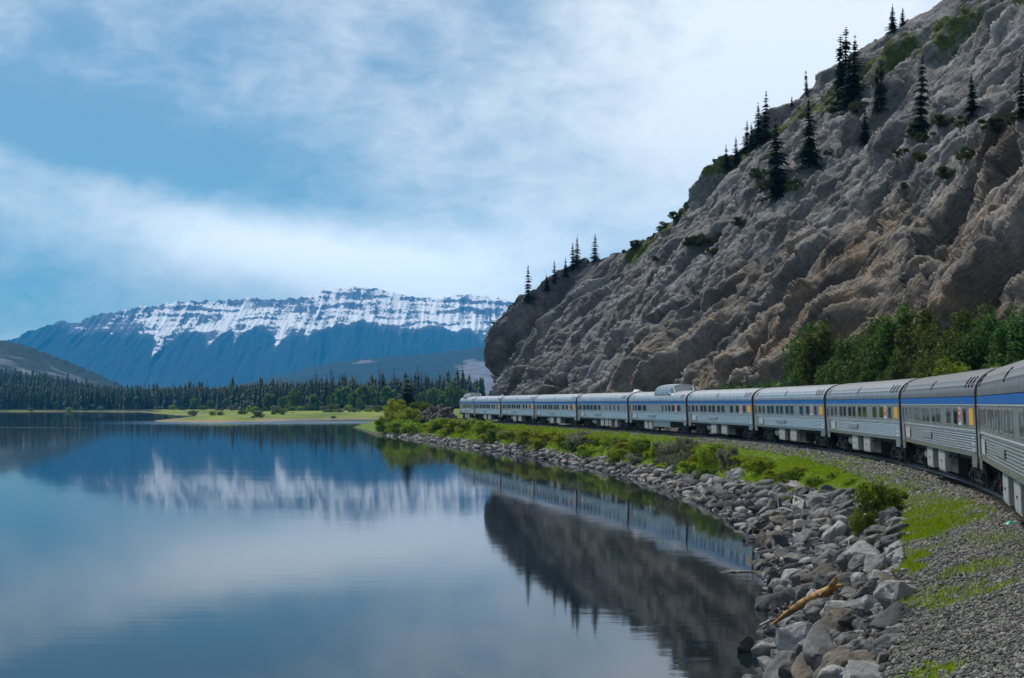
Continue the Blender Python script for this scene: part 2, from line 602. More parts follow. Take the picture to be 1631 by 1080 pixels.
M['juniper'] = leafmat('juniper_leaves', (0.02, 0.032, 0.011), (0.07, 0.09, 0.026), 0.02)
M['grass'] = leafmat('grass_blades', (0.10, 0.18, 0.008), (0.30, 0.44, 0.03), 0.0)
M['bark'] = plain('bark', (0.075, 0.06, 0.05), 0.9, 0, 0.4, 8, 0.4)
M['drift'] = plain('bleached_driftwood', (0.36, 0.31, 0.26), 0.8, 0, 0.45, 10, 0.4)
t = NT('fresh_orange_log')
nn = t.noise(7.0, 7, 0.7, (1.0, 0.35, 1.3), (0, 0, R(35)))
M['log'] = t.done(t.ramp(nn, [(0.40, (0.085, 0.05, 0.03)), (0.5, (0.30, 0.155, 0.045)), (0.64, (0.46, 0.28, 0.10))]), 0.75, 0, t.bump(nn, 0.4, 0.03))
M['teal'] = plain('teal_plastic', (0.05, 0.38, 0.33), 0.5)
# mountains
t = NT('snowy_mountain')
snow = t.attr('snow')
tree = t.attr('trees')
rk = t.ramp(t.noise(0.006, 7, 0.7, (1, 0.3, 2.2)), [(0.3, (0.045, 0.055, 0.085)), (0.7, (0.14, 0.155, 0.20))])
fo = t.ramp(t.noise(0.012, 7, 0.7), [(0.3, (0.006, 0.022, 0.040)), (0.7, (0.020, 0.050, 0.075))])  # bluish base: some of the distance haze is put into the forest colour
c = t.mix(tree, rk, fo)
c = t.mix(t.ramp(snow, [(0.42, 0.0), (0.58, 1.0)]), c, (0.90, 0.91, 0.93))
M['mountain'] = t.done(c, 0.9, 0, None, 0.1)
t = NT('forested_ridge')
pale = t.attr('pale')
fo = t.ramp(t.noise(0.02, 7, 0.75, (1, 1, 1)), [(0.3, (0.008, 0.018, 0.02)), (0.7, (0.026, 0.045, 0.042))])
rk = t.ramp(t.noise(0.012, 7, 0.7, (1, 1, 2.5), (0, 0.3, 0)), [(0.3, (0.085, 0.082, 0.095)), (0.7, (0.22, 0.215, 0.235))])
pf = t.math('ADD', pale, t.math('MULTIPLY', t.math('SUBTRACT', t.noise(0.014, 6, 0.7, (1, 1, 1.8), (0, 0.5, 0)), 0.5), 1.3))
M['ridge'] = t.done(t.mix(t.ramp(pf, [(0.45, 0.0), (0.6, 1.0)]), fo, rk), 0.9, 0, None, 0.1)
# water
t = NT('lake_water')
r1 = t.noise(1.1, 4, 0.55, (0.35, 1.0, 1))
r2 = t.noise(0.16, 3, 0.5, (0.4, 1.0, 1))
wind = t.ramp(t.noise(0.012, 4, 0.6, (0.25, 1.6, 1)), [(0.45, 0.15), (0.75, 1.0)])
h = t.math('ADD', t.math('MULTIPLY', t.math('MULTIPLY', r1, wind), 0.030), t.math('MULTIPLY', r2, 0.022))
nb = t.n.new('ShaderNodeBump')
nb.inputs['Strength'].default_value = 0.22
nb.inputs['Distance'].default_value = 1.0
t.l.new(h, nb.inputs['Height'])
t.b.inputs['IOR'].default_value = 1.30


def gust(x0, y0, rx, ry):
    """patch of wind-ruffled water"""
    sp = t.n.new('ShaderNodeSeparateXYZ')
    t.l.new(t.tc.outputs['Object'], sp.inputs[0])
    u = t.math('DIVIDE', t.math('SUBTRACT', sp.outputs[0], x0), rx)
    v = t.math('DIVIDE', t.math('SUBTRACT', sp.outputs[1], y0), ry)
    return t.math('POWER', 2.718, t.math('MULTIPLY', t.math('ADD', t.math('MULTIPLY', u, u), t.math('MULTIPLY', v, v)), -1.0))


gs_ = t.math('ADD', gust(-80, 585, 42, 55), t.math('MULTIPLY', gust(-128, 452, 22, 4), 0.6))
gs_ = t.math('MULTIPLY', gs_, t.ramp(t.noise(0.05, 4, 0.6, (0.4, 1.5, 1)), [(0.35, 0.15), (0.6, 1.0)]))
M['water'] = t.done((0.006, 0.010, 0.013), t.math('ADD', t.math('MULTIPLY', gs_, 0.36), 0.035), 0, nb.outputs[0])
dk = t.n.new('ShaderNodeBsdfDiffuse')          # dark diffuse share mixed in to dim the lake's reflections
dk.inputs[0].default_value = (0.006, 0.014, 0.022, 1)
mx = t.n.new('ShaderNodeMixShader')
mx.inputs[0].default_value = 0.17
t.l.new(t.b.outputs[0], mx.inputs[1])
t.l.new(dk.outputs[0], mx.inputs[2])
t.l.new(mx.outputs[0], t.n['Material Output'].inputs['Surface'])

# ================================================================ track line
JPX = [1555.4, 1434.3, 1314.6, 1199.3, 1093.9, 1000.3, 918.2, 849.9, 796.4, 754.3, 731.2]
CARL = 26.0
face = [np.array([(JPX[0] - CX) / F * 54.0, 54.0])]
for p in JPX[1:]:
    k = (p - CX) / F
    a = face[-1]
    A, B, C = k * k + 1, -2 * (k * a[0] + a[1]), a @ a - CARL ** 2
    z = (-B + math.sqrt(B * B - 4 * A * C)) / (2 * A)
    face.append(np.array([k * z, z]))
for hd in (12.5, 17.3):          # two more joints back towards the camera
    h = R(hd)
    face.insert(0, face[0] - CARL * np.array([math.sin(h), math.cos(h)]))
face = np.array(face)            # lake-side corners of the car joints, nearest first
RAIL = CAM_H - 2.85              # rail top
CANT = R(2.6)
HALF = 1.52
# heading as a smooth function of arc length, then the centre line
seg = np.diff(face, axis=0)
hdg = np.arctan2(seg[:, 0], seg[:, 1])
hdg[-1] = R(-8.0)
smid = (np.arange(len(seg)) + 0.5) * CARL
SS = np.arange(-40, 470, 0.5)
hh = np.interp(SS, np.concatenate([[-40], smid, [470]]), np.concatenate([[R(27)], hdg, [R(-9)]]))
ker = np.ones(41) / 41
hh = np.convolve(np.pad(hh, 20, mode='edge'), ker, 'valid')
cl = np.stack([np.cumsum(np.sin(hh)) * 0.5, np.cumsum(np.cos(hh)) * 0.5], 1)
# fit the line to the offset joints
nrm = np.stack([np.cos(hh), -np.sin(hh)], 1)      # points to the right of travel
sj = np.arange(len(face)) * CARL
OFFS = HALF + 0.13
pred = np.stack([np.interp(sj, SS, cl[:, 0]), np.interp(sj, SS, cl[:, 1])], 1)
nj = np.stack([np.interp(sj, SS, nrm[:, 0]), np.interp(sj, SS, nrm[:, 1])], 1)
res = face + nj * OFFS - pred
sh = np.stack([np.interp(SS, sj, res[:, 0]), np.interp(SS, sj, res[:, 1])], 1)
k2 = np.ones(31) / 31
sh = np.stack([np.convolve(np.pad(sh[:, i], 15, mode='edge'), k2, 'valid') for i in (0, 1)], 1)
cl = cl + sh
tg = np.gradient(cl, axis=0)
tg /= np.linalg.norm(tg, axis=1)[:, None]
nrm = np.stack([tg[:, 1], -tg[:, 0]], 1)


def track_pt(s, w=0.0):
    s = np.asarray(s, dtype=float)
    x = np.interp(s, SS, cl[:, 0]) + w * np.interp(s, SS, nrm[:, 0])
    y = np.interp(s, SS, cl[:, 1]) + w * np.interp(s, SS, nrm[:, 1])
    return x, y


def track_sw(x, y):
    """nearest track position and signed lateral offset of a world point"""
    d = (cl[:, 0] - x) ** 2 + (cl[:, 1] - y) ** 2
    i = int(np.argmin(d))
    return SS[i], (x - cl[i, 0]) * nrm[i, 0] + (y - cl[i, 1]) * nrm[i, 1]


def shore_w(s):
    y = np.interp(s, SS, cl[:, 1])
    return np.interp(y, [0, 38, 66, 117, 153, 186, 233, 288, 335, 367, 400, 430], [-7.3, -7.3, -8.1, -8.4, -7.9, -7.8, -6.8, -8.3, -11.5, -15, -13, -13])


def ballast_w(s):
    y = np.interp(s, SS, cl[:, 1])
    return np.interp(y, [0, 45, 60, 80, 120, 400], [-4.3, -4.2, -3.5, -2.8, -2.4, -2.3])


def bank_z(s, w, rough=True):
    s, w = np.broadcast_arrays(np.asarray(s, dtype=float), np.asarray(w, dtype=float))
    ws, wb = shore_w(s), ballast_w(s)
    t = np.clip((w - ws) / (wb - ws), 0, 1)
    zb = RAIL - 0.25 - (np.abs(wb) - 1.9) * 0.42
    z = np.where(w < ws, (w - ws) * 0.35, np.where(w < wb, zb * (t ** 0.9), 0))
    z = np.where((w >= wb) & (w < -1.9), zb + (w - wb) / (-1.9 - wb) * (RAIL - 0.25 - zb), z)
    z = np.where(w >= -1.9, RAIL - 0.25 + np.clip(w, -1.9, 1.9) * math.tan(CANT) * 0.6, z)
    z = np.where(w > 2.2, RAIL - 0.25 - np.clip((w - 2.2) * 0.35, 0, 0.7) + np.clip((w - 7) * 0.12, 0, 3), z)
    z = np.maximum(z, -3.0)
    if rough:
        x, y = track_pt(s, w)
        p = np.stack([x.ravel(), y.ravel(), np.zeros(x.size)], 1)
        n = (fbm(p * 0.45, 3) * 0.30 + pnoise(p * 2.3) * 0.05).reshape(x.shape)
        z = z + n * np.clip((np.abs(w) - 2.1) / 1.5, 0, 1)
    return z


_gy = np.arange(12, 420, 0.15)


def ground_hit(px, py):
    """where a sight line meets the near bank; returns s, w, x, y, z"""
    dx, dz = (px - CX) / F, (HY - py) / F
    z = CAM_H + dz * _gy
    ys = _gy[(z < 3.4) & (z > -0.3)]
    z = CAM_H + dz * ys
    d = (cl[None, ::2, 0] - dx * ys[:, None]) ** 2 + (cl[None, ::2, 1] - ys[:, None]) ** 2
    i = np.argmin(d, axis=1) * 2
    w = (dx * ys - cl[i, 0]) * nrm[i, 0] + (ys - cl[i, 1]) * nrm[i, 1]
    g = np.maximum(0.0, bank_z(SS[i], w))
    k = int(np.argmax(z <= g))
    return float(SS[i[k]]), float(w[k]), float(dx * ys[k]), float(ys[k]), float(g[k])


def at(px, py, Y):
    return ((px - CX) / F * Y, Y, CAM_H + (HY - py) / F * Y)


# ================================================================ lake
wx = np.array([-5600, -1200, -300, -80, 0, 60, 300])
wy = np.array([-140, 0, 60, 200, 420, 900, 2000, 5000])
gx, gy = np.meshgrid(wx, wy, indexing='ij')
lake = link('lake', np_mesh('lake', np.stack([gx.ravel(), gy.ravel(), np.zeros(gx.size)], 1), grid_faces(len(wx), len(wy))), None, M['water'])
tag(lake, 'calm blue lake mirroring the mountains, cliff and train', 'lake', kind='structure')

# ================================================================ embankment
su = np.concatenate([np.arange(-20, 90, 0.35), np.arange(90, 460, 0.9)])
wv = np.concatenate([np.arange(-19, -9, 0.8), np.arange(-9, -1.6, 0.22), np.arange(-1.6, 3, 0.6), np.arange(3, 30, 1.5)])
s2, w2 = np.meshgrid(su, wv, indexing='ij')
bx_, by_ = track_pt(s2, w2)
bz_ = bank_z(s2, w2)
yy = by_
wb2, ws2 = ballast_w(s2), shore_w(s2)
me = np_mesh('embankment', np.stack([bx_.ravel(), by_.ravel(), bz_.ravel()], 1), grid_faces(len(su), len(wv))[:, ::-1], True)
pn = np.stack([bx_.ravel(), by_.ravel(), np.zeros(bx_.size)], 1)
low = np.interp(yy, [0, 60, 75, 100, 130, 300, 400], [0.0, 0.0, 0.35, 0.66, 0.84, 0.87, 0.97])    # how far down the bank the grass reaches
tpos = (wb2 - w2) / (wb2 - ws2)
grass_m = sstep(-0.10, 0.06, tpos) * (1 - sstep(low - 0.08, low + 0.08, tpos))
patch = sstep(0.10, 0.32, fbm(pn * 0.35 + 40, 3).reshape(s2.shape)) * sstep(-0.45, -0.1, tpos) * (1 - sstep(0.1, 0.4, tpos)) * (yy < 75)
grass_m = np.maximum(grass_m, 0.75 * patch)
grass_m = np.maximum(grass_m, sstep(3.5, 5.5, w2) * 0.8)
set_attr(me, 'grass', grass_m)
set_attr(me, 'mud', sstep(0.75, 0.95, tpos) + sstep(0.1, 0.4, tpos) * 0.5)
emb = link('embankment', me, None, M['bank'])
tag(emb, 'gravel and grass railway embankment sloping to the lake', 'embankment', kind='structure')

# ================================================================ railway track
def sweep(prof, s_arr, w0, closed=True):
    """sweep a (lateral, height) profile along the track"""
    n = len(prof)
    vs = []
    for (dw, dz) in prof:
        x, y = track_pt(s_arr, w0 + dw)
        z = RAIL + dz + (w0 + dw) * math.tan(CANT)
        vs.append(np.stack([x, y, np.full_like(x, 0) + z], 1))
    v = np.stack(vs, 1).reshape(-1, 3)
    f = []
    m = len(s_arr)
    i, j = np.meshgrid(np.arange(m - 1), np.arange(n), indexing='ij')
    a = (i * n + j).ravel()
    b = (i * n + (j + 1) % n).ravel()
    return v, np.stack([a, b, b + n, a + n], 1)


track = empty('railway_track', (float(track_pt(30)[0]), float(track_pt(30)[1]), RAIL - 0.3))
tag(track, 'single curving railway track on dark weathered ties', 'railway track', kind='structure')
MW = Matrix.Translation(track.location).inverted()


def tlink(name, me, mat):
    o = link(name, me, None, mat)
    o.parent = track
    o.matrix_parent_inverse = MW
    return o


rp = [(-0.036, 0), (0.036, 0), (0.036, -0.04), (0.010, -0.055), (0.010, -0.13), (0.07, -0.155), (0.07, -0.165), (-0.07, -0.165), (-0.07, -0.155), (-0.010, -0.13), (-0.010, -0.055), (-0.036, -0.04)]
for w0 in (-0.7535, 0.7535):
    v, f = sweep(rp, np.arange(-20, 455, 0.75), w0)
    tlink('rail', np_mesh('rail', v, f), M['rail'])


def box_vf(x0, x1, y0, y1, z0, z1):
    v = [(x0, y0, z0), (x1, y0, z0), (x1, y1, z0), (x0, y1, z0), (x0, y0, z1), (x1, y0, z1), (x1, y1, z1), (x0, y1, z1)]
    f = [(0, 3, 2, 1), (4, 5, 6, 7), (0, 1, 5, 4), (1, 2, 6, 5), (2, 3, 7, 6), (3, 0, 4, 7)]
    return v, f


v, f = box_vf(-0.11, 0.11, -1.32, 1.32, -0.33, -0.166)
tie_me = bpy.data.meshes.new('tie')
tie_me.from_pydata(v, [], f)
tie_s = np.arange(12, 440, 0.55)
rest_v, rest_f = [], []
for k, s in enumerate(tie_s):
    x, y = track_pt(s)
    ang = math.atan2(np.interp(s, SS, tg[:, 1]), np.interp(s, SS, tg[:, 0]))
    # cant lowers the lake-side end: local +Y is the lake side here
    mt = Matrix.Translation((float(x), float(y), RAIL)) @ Matrix.Rotation(ang, 4, 'Z') @ Matrix.Rotation(-CANT, 4, 'X')
    if k < 300:
        o = tlink('tie', tie_me, M['tie'])
        o.matrix_basis = mt
    else:
        b0 = len(rest_v)
        rest_v += [tuple(mt @ Vector(q)) for q in v]
        rest_f += [tuple(i + b0 for i in q) for q in f]
o = tlink('far_ties', np_mesh('far_ties', rest_v, rest_f), M['tie'])
o['kind'] = 'stuff'
# ================================================================ train
class MB:
    """collects faces and links them as one mesh object"""
    def __init__(self):
        self.v, self.f = [], []

    def add(self, v, f):
        b = len(self.v)
        self.v += [tuple(p) for p in v]
        self.f += [tuple(i + b for i in q) for q in f]
        return self

    def box(self, x0, x1, y0, y1, z0, z1):
        return self.add(*box_vf(x0, x1, y0, y1, z0, z1))

    def cyl(self, a, b, r, n=12, r2=None, caps=True):
        a, b = Vector(a), Vector(b)
        r2 = r if r2 is None else r2
        q = (b - a).to_track_quat('Z', 'Y')
        ring = [q @ Vector((math.cos(2 * math.pi * k / n), math.sin(2 * math.pi * k / n), 0)) for k in range(n)]
        v = [a + p * r for p in ring] + [b + p * r2 for p in ring]
        f = [(k, (k + 1) % n, n + (k + 1) % n, n + k) for k in range(n)]
        if caps:
            f += [tuple(range(n))[::-1], tuple(range(n, 2 * n))]
        return self.add(v, f)

    def tube(self, pts, rad, n=8):
        """bent tapered tube"""
        pts = [Vector(p) for p in pts]
        rings = []
        up = Vector((0.13, 0.21, 0.97))
        for i, p in enumerate(pts):
            d = (pts[min(i + 1, len(pts) - 1)] - pts[max(i - 1, 0)]).normalized()
            a = d.cross(up).normalized()
            b = d.cross(a)
            rings.append([p + (a * math.cos(2 * math.pi * k / n) + b * math.sin(2 * math.pi * k / n)) * rad[i] for k in range(n)])
        v = [q for r_ in rings for q in r_]
        f = [(i * n + k, i * n + (k + 1) % n, (i + 1) * n + (k + 1) % n, (i + 1) * n + k) for i in range(len(pts) - 1) for k in range(n)]
        f += [tuple(range(n))[::-1], tuple(range((len(pts) - 1) * n, len(pts) * n))]
        return self.add(v, f)

    def extrude(self, prof, x0, x1, caps=True):
        """extrude a closed (y, z) outline along x"""
        n = len(prof)
        v = [(x0, y, z) for y, z in prof] + [(x1, y, z) for y, z in prof]
        f = [(k, (k + 1) % n, n + (k + 1) % n, n + k) for k in range(n)]
        if caps:
            f += [tuple(range(n))[::-1], tuple(range(n, 2 * n))]
        return self.add(v, f)

    def mesh(self, name, smooth=None):
        me = bpy.data.meshes.new(name)
        me.from_pydata(self.v, [], self.f)
        bm = bmesh.new()
        bm.from_mesh(me)
        bmesh.ops.recalc_face_normals(bm, faces=bm.faces)
        bm.to_mesh(me)
        bm.free()
        if smooth is not None:
            me.polygons.foreach_set('use_smooth', np.ones(len(me.polygons), dtype=bool))
            me.set_sharp_from_angle(angle=R(smooth))
        return me

    def build(self, name, mat, parent=None, smooth=None, loc=None):
        return link(name, self.mesh(name, smooth), parent, mat, loc)


BL = 25.45                     # body length; local x runs from the far end (0) to the near end, local -y is the lake side
EAVE, CREST = 3.17, 4.11


def arch(t, half=HALF, rise=CREST - EAVE, e=2 / 2.35):
    c, s = math.cos(t), math.sin(t)
    return (-math.copysign(abs(c) ** e, c) * half, EAVE + abs(s) ** e * rise)


def roof_profile(inset=0.0, ribs=True):
    pts = []
    n = 56
    for k in range(n + 1):
        t = math.pi * k / n
        y, z = arch(t)
        bump = 0.0
        if ribs and (k % 4 == 2) and (3 < k < 20 or n - 20 < k < n - 3):
            bump = 0.014
        sc = 1 - inset / 1.5 + bump
        pts.append((y * sc, EAVE + (z - EAVE) * sc))
    return pts


def make_meshes():
    D = {}
    # body: lower side walls, end walls up to the roof curve
    m = MB()
    m.box(0.02, BL - 0.02, -HALF + 0.03, HALF - 0.03, 1.22, EAVE)
    for x0, x1 in ((0.0, 0.10), (BL - 0.10, BL)):
        m.extrude([(-HALF + 0.02, 1.0)] + [(y * 0.985, z) for y, z in roof_profile(0, False)] + [(HALF - 0.02, 1.0)], x0, x1)
    D['body'] = m.mesh('body', 30)
    m = MB()
    pr = roof_profile()
    inner = roof_profile(0.05, False)
    m.extrude(pr + inner[::-1], 0.11, BL - 0.11)
    D['roof'] = m.mesh('roof', 35)
    # dark rounded hoop round each end of the car
    for nm, x0, x1 in (('hoop_a', 0.0, 0.14), ('hoop_b', BL - 0.14, BL)):
        m = MB()
        o1 = [(-HALF - 0.006, 1.0)] + [(y * 1.012, EAVE + (z - EAVE) * 1.018) for y, z in roof_profile(0, False)] + [(HALF + 0.006, 1.0)]
        i1 = [(-HALF + 0.06, 1.0)] + [(y * 0.95, EAVE + (z - EAVE) * 0.95) for y, z in roof_profile(0, False)] + [(HALF - 0.06, 1.0)]
        m.extrude(o1 + i1[::-1], x0 - 0.004, x1 + 0.004)
        D[nm] = m.mesh(nm, 35)
    # window band, lake side and cliff side
    m = MB()
    for sgn in (-1, 1):
        a, b = sorted((sgn * (HALF - 0.035), sgn * HALF))
        m.box(0.15, BL - 0.15, a, b, 2.06, 2.868)
    D['band'] = m.mesh('window_band')
    m = MB()
    for sgn in (-1, 1):
        a, b = sorted((sgn * (HALF - 0.03), sgn * (HALF + 0.006)))
        m.box(0.15, BL - 0.15, a, b, 2.915, 3.150)
    D['stripe'] = m.mesh('blue_stripe')
    m = MB()
    for sgn in (-1, 1):
        a, b = sorted((sgn * (HALF - 0.03), sgn * (HALF + 0.022)))
        m.box(0.15, BL - 0.15, a, b, 2.870, 2.903)
        m.box(0.15, BL - 0.15, a, b, 2.028, 2.058)
    D['moulding'] = m.mesh('moulding')
    # fluted lower side: rounded ribs
    m = MB()
    nfl = 8
    z0, z1 = 1.33, 2.025
    for sgn in (-1, 1):
        prof = []
        for k in range(nfl):
            for q in range(6):
                a = q / 6
                z = z0 + (z1 - z0) * (k + a) / nfl
                prof.append((sgn * (HALF - 0.022 + 0.024 * math.sin(math.pi * min(1, a / 0.72)) ** 0.7 if a < 0.72 else HALF - 0.022), z))
        prof.append((sgn * (HALF - 0.022), z1))
        prof += [(sgn * (HALF - 0.06), z1), (sgn * (HALF - 0.06), z0)]
        m.extrude(prof, 0.15, BL - 0.15)
    D['flute'] = m.mesh('fluted_siding', 50)
    # plain skirt: shallow in the middle, deep at the ends
    m = MB()
    for sgn in (-1, 1):
        a, b = sorted((sgn * (HALF - 0.03), sgn * (HALF + 0.004)))
        m.box(0.15, BL - 0.15, a, b, 1.19, 1.328)
        for x0, x1 in ((0.15, 1.35), (BL - 1.35, BL - 0.15)):
            v = [(x0, a, 0.86), (x1 - 0.18, a, 0.86), (x1, a, 1.189), (x0, a, 1.189), (x0, b, 0.86), (x1 - 0.18, b, 0.86), (x1, b, 1.189), (x0, b, 1.189)]
            m.add(v, box_vf(0, 1, 0, 1, 0, 1)[1])
    D['skirt'] = m.mesh('skirt')
    m = MB()
    m.box(0.2, BL - 0.2, -1.15, 1.15, 0.98, 1.215)
    for x in np.arange(3, BL - 2.5, 1.6):
        m.box(x, x + 0.12, -1.3, 1.3, 0.90, 0.979)
    m.box(8, 18, -0.9, 0.9, 0.55, 0.97)
    D['underframe'] = m.mesh('underframe')
    m = MB()
    m.box(BL, BL + 0.58, -0.95, 0.95, 1.15, 3.55)
    for k in range(4):
        m.box(BL + 0.03 + 0.14 * k, BL + 0.10 + 0.14 * k, -1.05, 1.05, 1.08, 3.66)
    D['diaphragm'] = m.mesh('diaphragm')
    # wheel
    m = MB()
    prof = [(0.0, 0.10), (0.10, 0.10), (0.11, 0.055), (0.34, 0.04), (0.37, 0.065), (0.455, 0.065), (0.475, -0.04), (0.49, -0.065), (0.36, -0.065), (0.34, -0.03), (0.0, -0.03)]
    n = 22
    v = [(r_ * math.cos(2 * math.pi * k / n), h, r_ * math.sin(2 * math.pi * k / n)) for k in range(n) for r_, h in prof]
    q = len(prof)
    f = [(k * q + j, ((k + 1) % n) * q + j, ((k + 1) % n) * q + j + 1, k * q + j + 1) for k in range(n) for j in range(q - 1)]
    m.add(v, f)
    D['wheel'] = m.mesh('wheel', 35)
    # truck frame
    m = MB()
    for sgn in (-1, 1):
        y = sgn * 1.02
        prof = [(-1.85, 0.62), (-1.5, 0.78), (-0.9, 0.80), (-0.5, 0.62), (0.5, 0.62), (0.9, 0.80), (1.5, 0.78), (1.85, 0.62), (1.85, 0.50), (1.45, 0.60), (0.95, 0.60), (0.55, 0.42), (-0.55, 0.42), (-0.95, 0.60), (-1.45, 0.60), (-1.85, 0.50)]
        a, b = sorted((y - 0.06, y + 0.06))
        nP = len(prof)
        v = [(px_, a, z) for px_, z in prof] + [(px_, b, z) for px_, z in prof]
        f = [(k, (k + 1) % nP, nP + (k + 1) % nP, nP + k) for k in range(nP)]
        # split caps into quads mirrored about the middle
        for k in range(7):
            f.append((k, k + 1, nP - 2 - k, nP - 1 - k))
            f.append((nP + k, nP + k + 1, nP + nP - 2 - k, nP + nP - 1 - k))
        m.add(v, f)
        for xx in (-1.28, 1.28):
            m.box(xx - 0.17, xx + 0.17, y - 0.12, y + 0.13, 0.30, 0.60)           # journal box
            m.cyl((xx, y + sgn * 0.13, 0.46), (xx, y + sgn * 0.19, 0.46), 0.10, 10)
            m.box(xx - 0.34, xx - 0.24, y - 0.05, y + 0.05, 0.20, 0.62)           # pedestal
            m.box(xx + 0.24, xx + 0.34, y - 0.05, y + 0.05, 0.20, 0.62)
        m.box(-1.30, 1.30, y + sgn * 0.02 - 0.03, y + sgn * 0.02 + 0.03, 0.24, 0.33)   # equaliser
        for xx in (-0.62, 0.62):
            for zz in np.arange(0.34, 0.60, 0.055):
                m.cyl((xx, y, zz), (xx, y, zz + 0.032), 0.115, 10)               # coil spring
        for xx in (-0.18, 0.18):
            m.cyl((xx, y, 0.28), (xx, y, 0.98), 0.055, 8)
        m.box(-0.42, 0.42, y - 0.13, y + 0.13, 0.82, 0.96)
        m.cyl((-1.75, y, 0.88), (-1.2, y, 0.88), 0.10, 10)                        # brake cylinder
        m.cyl((1.05, y, 0.90), (1.7, y, 0.90), 0.07, 10)
        m.box(-1.95, -1.88, y - 0.05, y + 0.05, 0.12, 0.60)
        m.box(1.88, 1.95, y - 0.05, y + 0.05, 0.12, 0.60)
    m.box(-0.3, 0.3, -1.0, 1.0, 0.55, 0.80)
    for xx in (-1.28, 1.28):
        m.cyl((xx, -1.0, 0.46), (xx, 1.0, 0.46), 0.075, 10)
    m.box(-1.9, -1.75, -0.98, 0.98, 0.55, 0.68)
    m.box(1.75, 1.9, -0.98, 0.98, 0.55, 0.68)
    D['truck'] = m.mesh('truck_frame', 30)
    # roof vent slot following the roof curve
    m = MB()
    n = 8
    outer, inn = [], []
    for k in range(n + 1):
        t = R(14) + R(24) * k / n
        y, z = arch(t)
        outer.append((y * 1.022, EAVE + (z - EAVE) * 1.03))
        inn.append((y * 0.99, EAVE + (z - EAVE) * 0.985))
    m.extrude(outer + inn[::-1], -0.055, 0.055)
    D['vent'] = m.mesh('roof_vent')
    m = MB()
    m.cyl((0, 0, 0), (2.0, 0, 0), 0.27, 16)
    m.cyl((-0.08, 0, 0), (0, 0, 0), 0.17, 16, 0.27)
    m.cyl((2.0, 0, 0), (2.08, 0, 0), 0.27, 16, 0.17)
    D['tank'] = m.mesh('air_tank', 40)
    return D


CM = make_meshes()
_win_cache = {}


def window_mesh(w, h):
    """frame ring and pane, origin at lower far corner on the outer face"""
    key = (round(w, 2), round(h, 2))
    if key not in _win_cache:
        m = MB()
        b = 0.045
        for x0, x1, z0, z1 in ((0, w, 0, b), (0, w, h - b, h), (0, b, b, h - b), (w - b, w, b, h - b)):
            m.box(x0, x1, -0.016, 0.0, z0, z1)
        p = MB()
        p.box(b, w - b, -0.006, 0.0, b, h - b)
        _win_cache[key] = (m.mesh('window'), p.mesh('pane'))
    return _win_cache[key]


def add_window(car, x0, x1, z0=2.17, z1=2.80):
    fm, pm = window_mesh(x1 - x0, z1 - z0)
    wobj = link('window', fm, car, M['gasket'], (x0, -HALF - 0.002, z0))
    link('pane', pm, wobj, M['glass'])
    return wobj


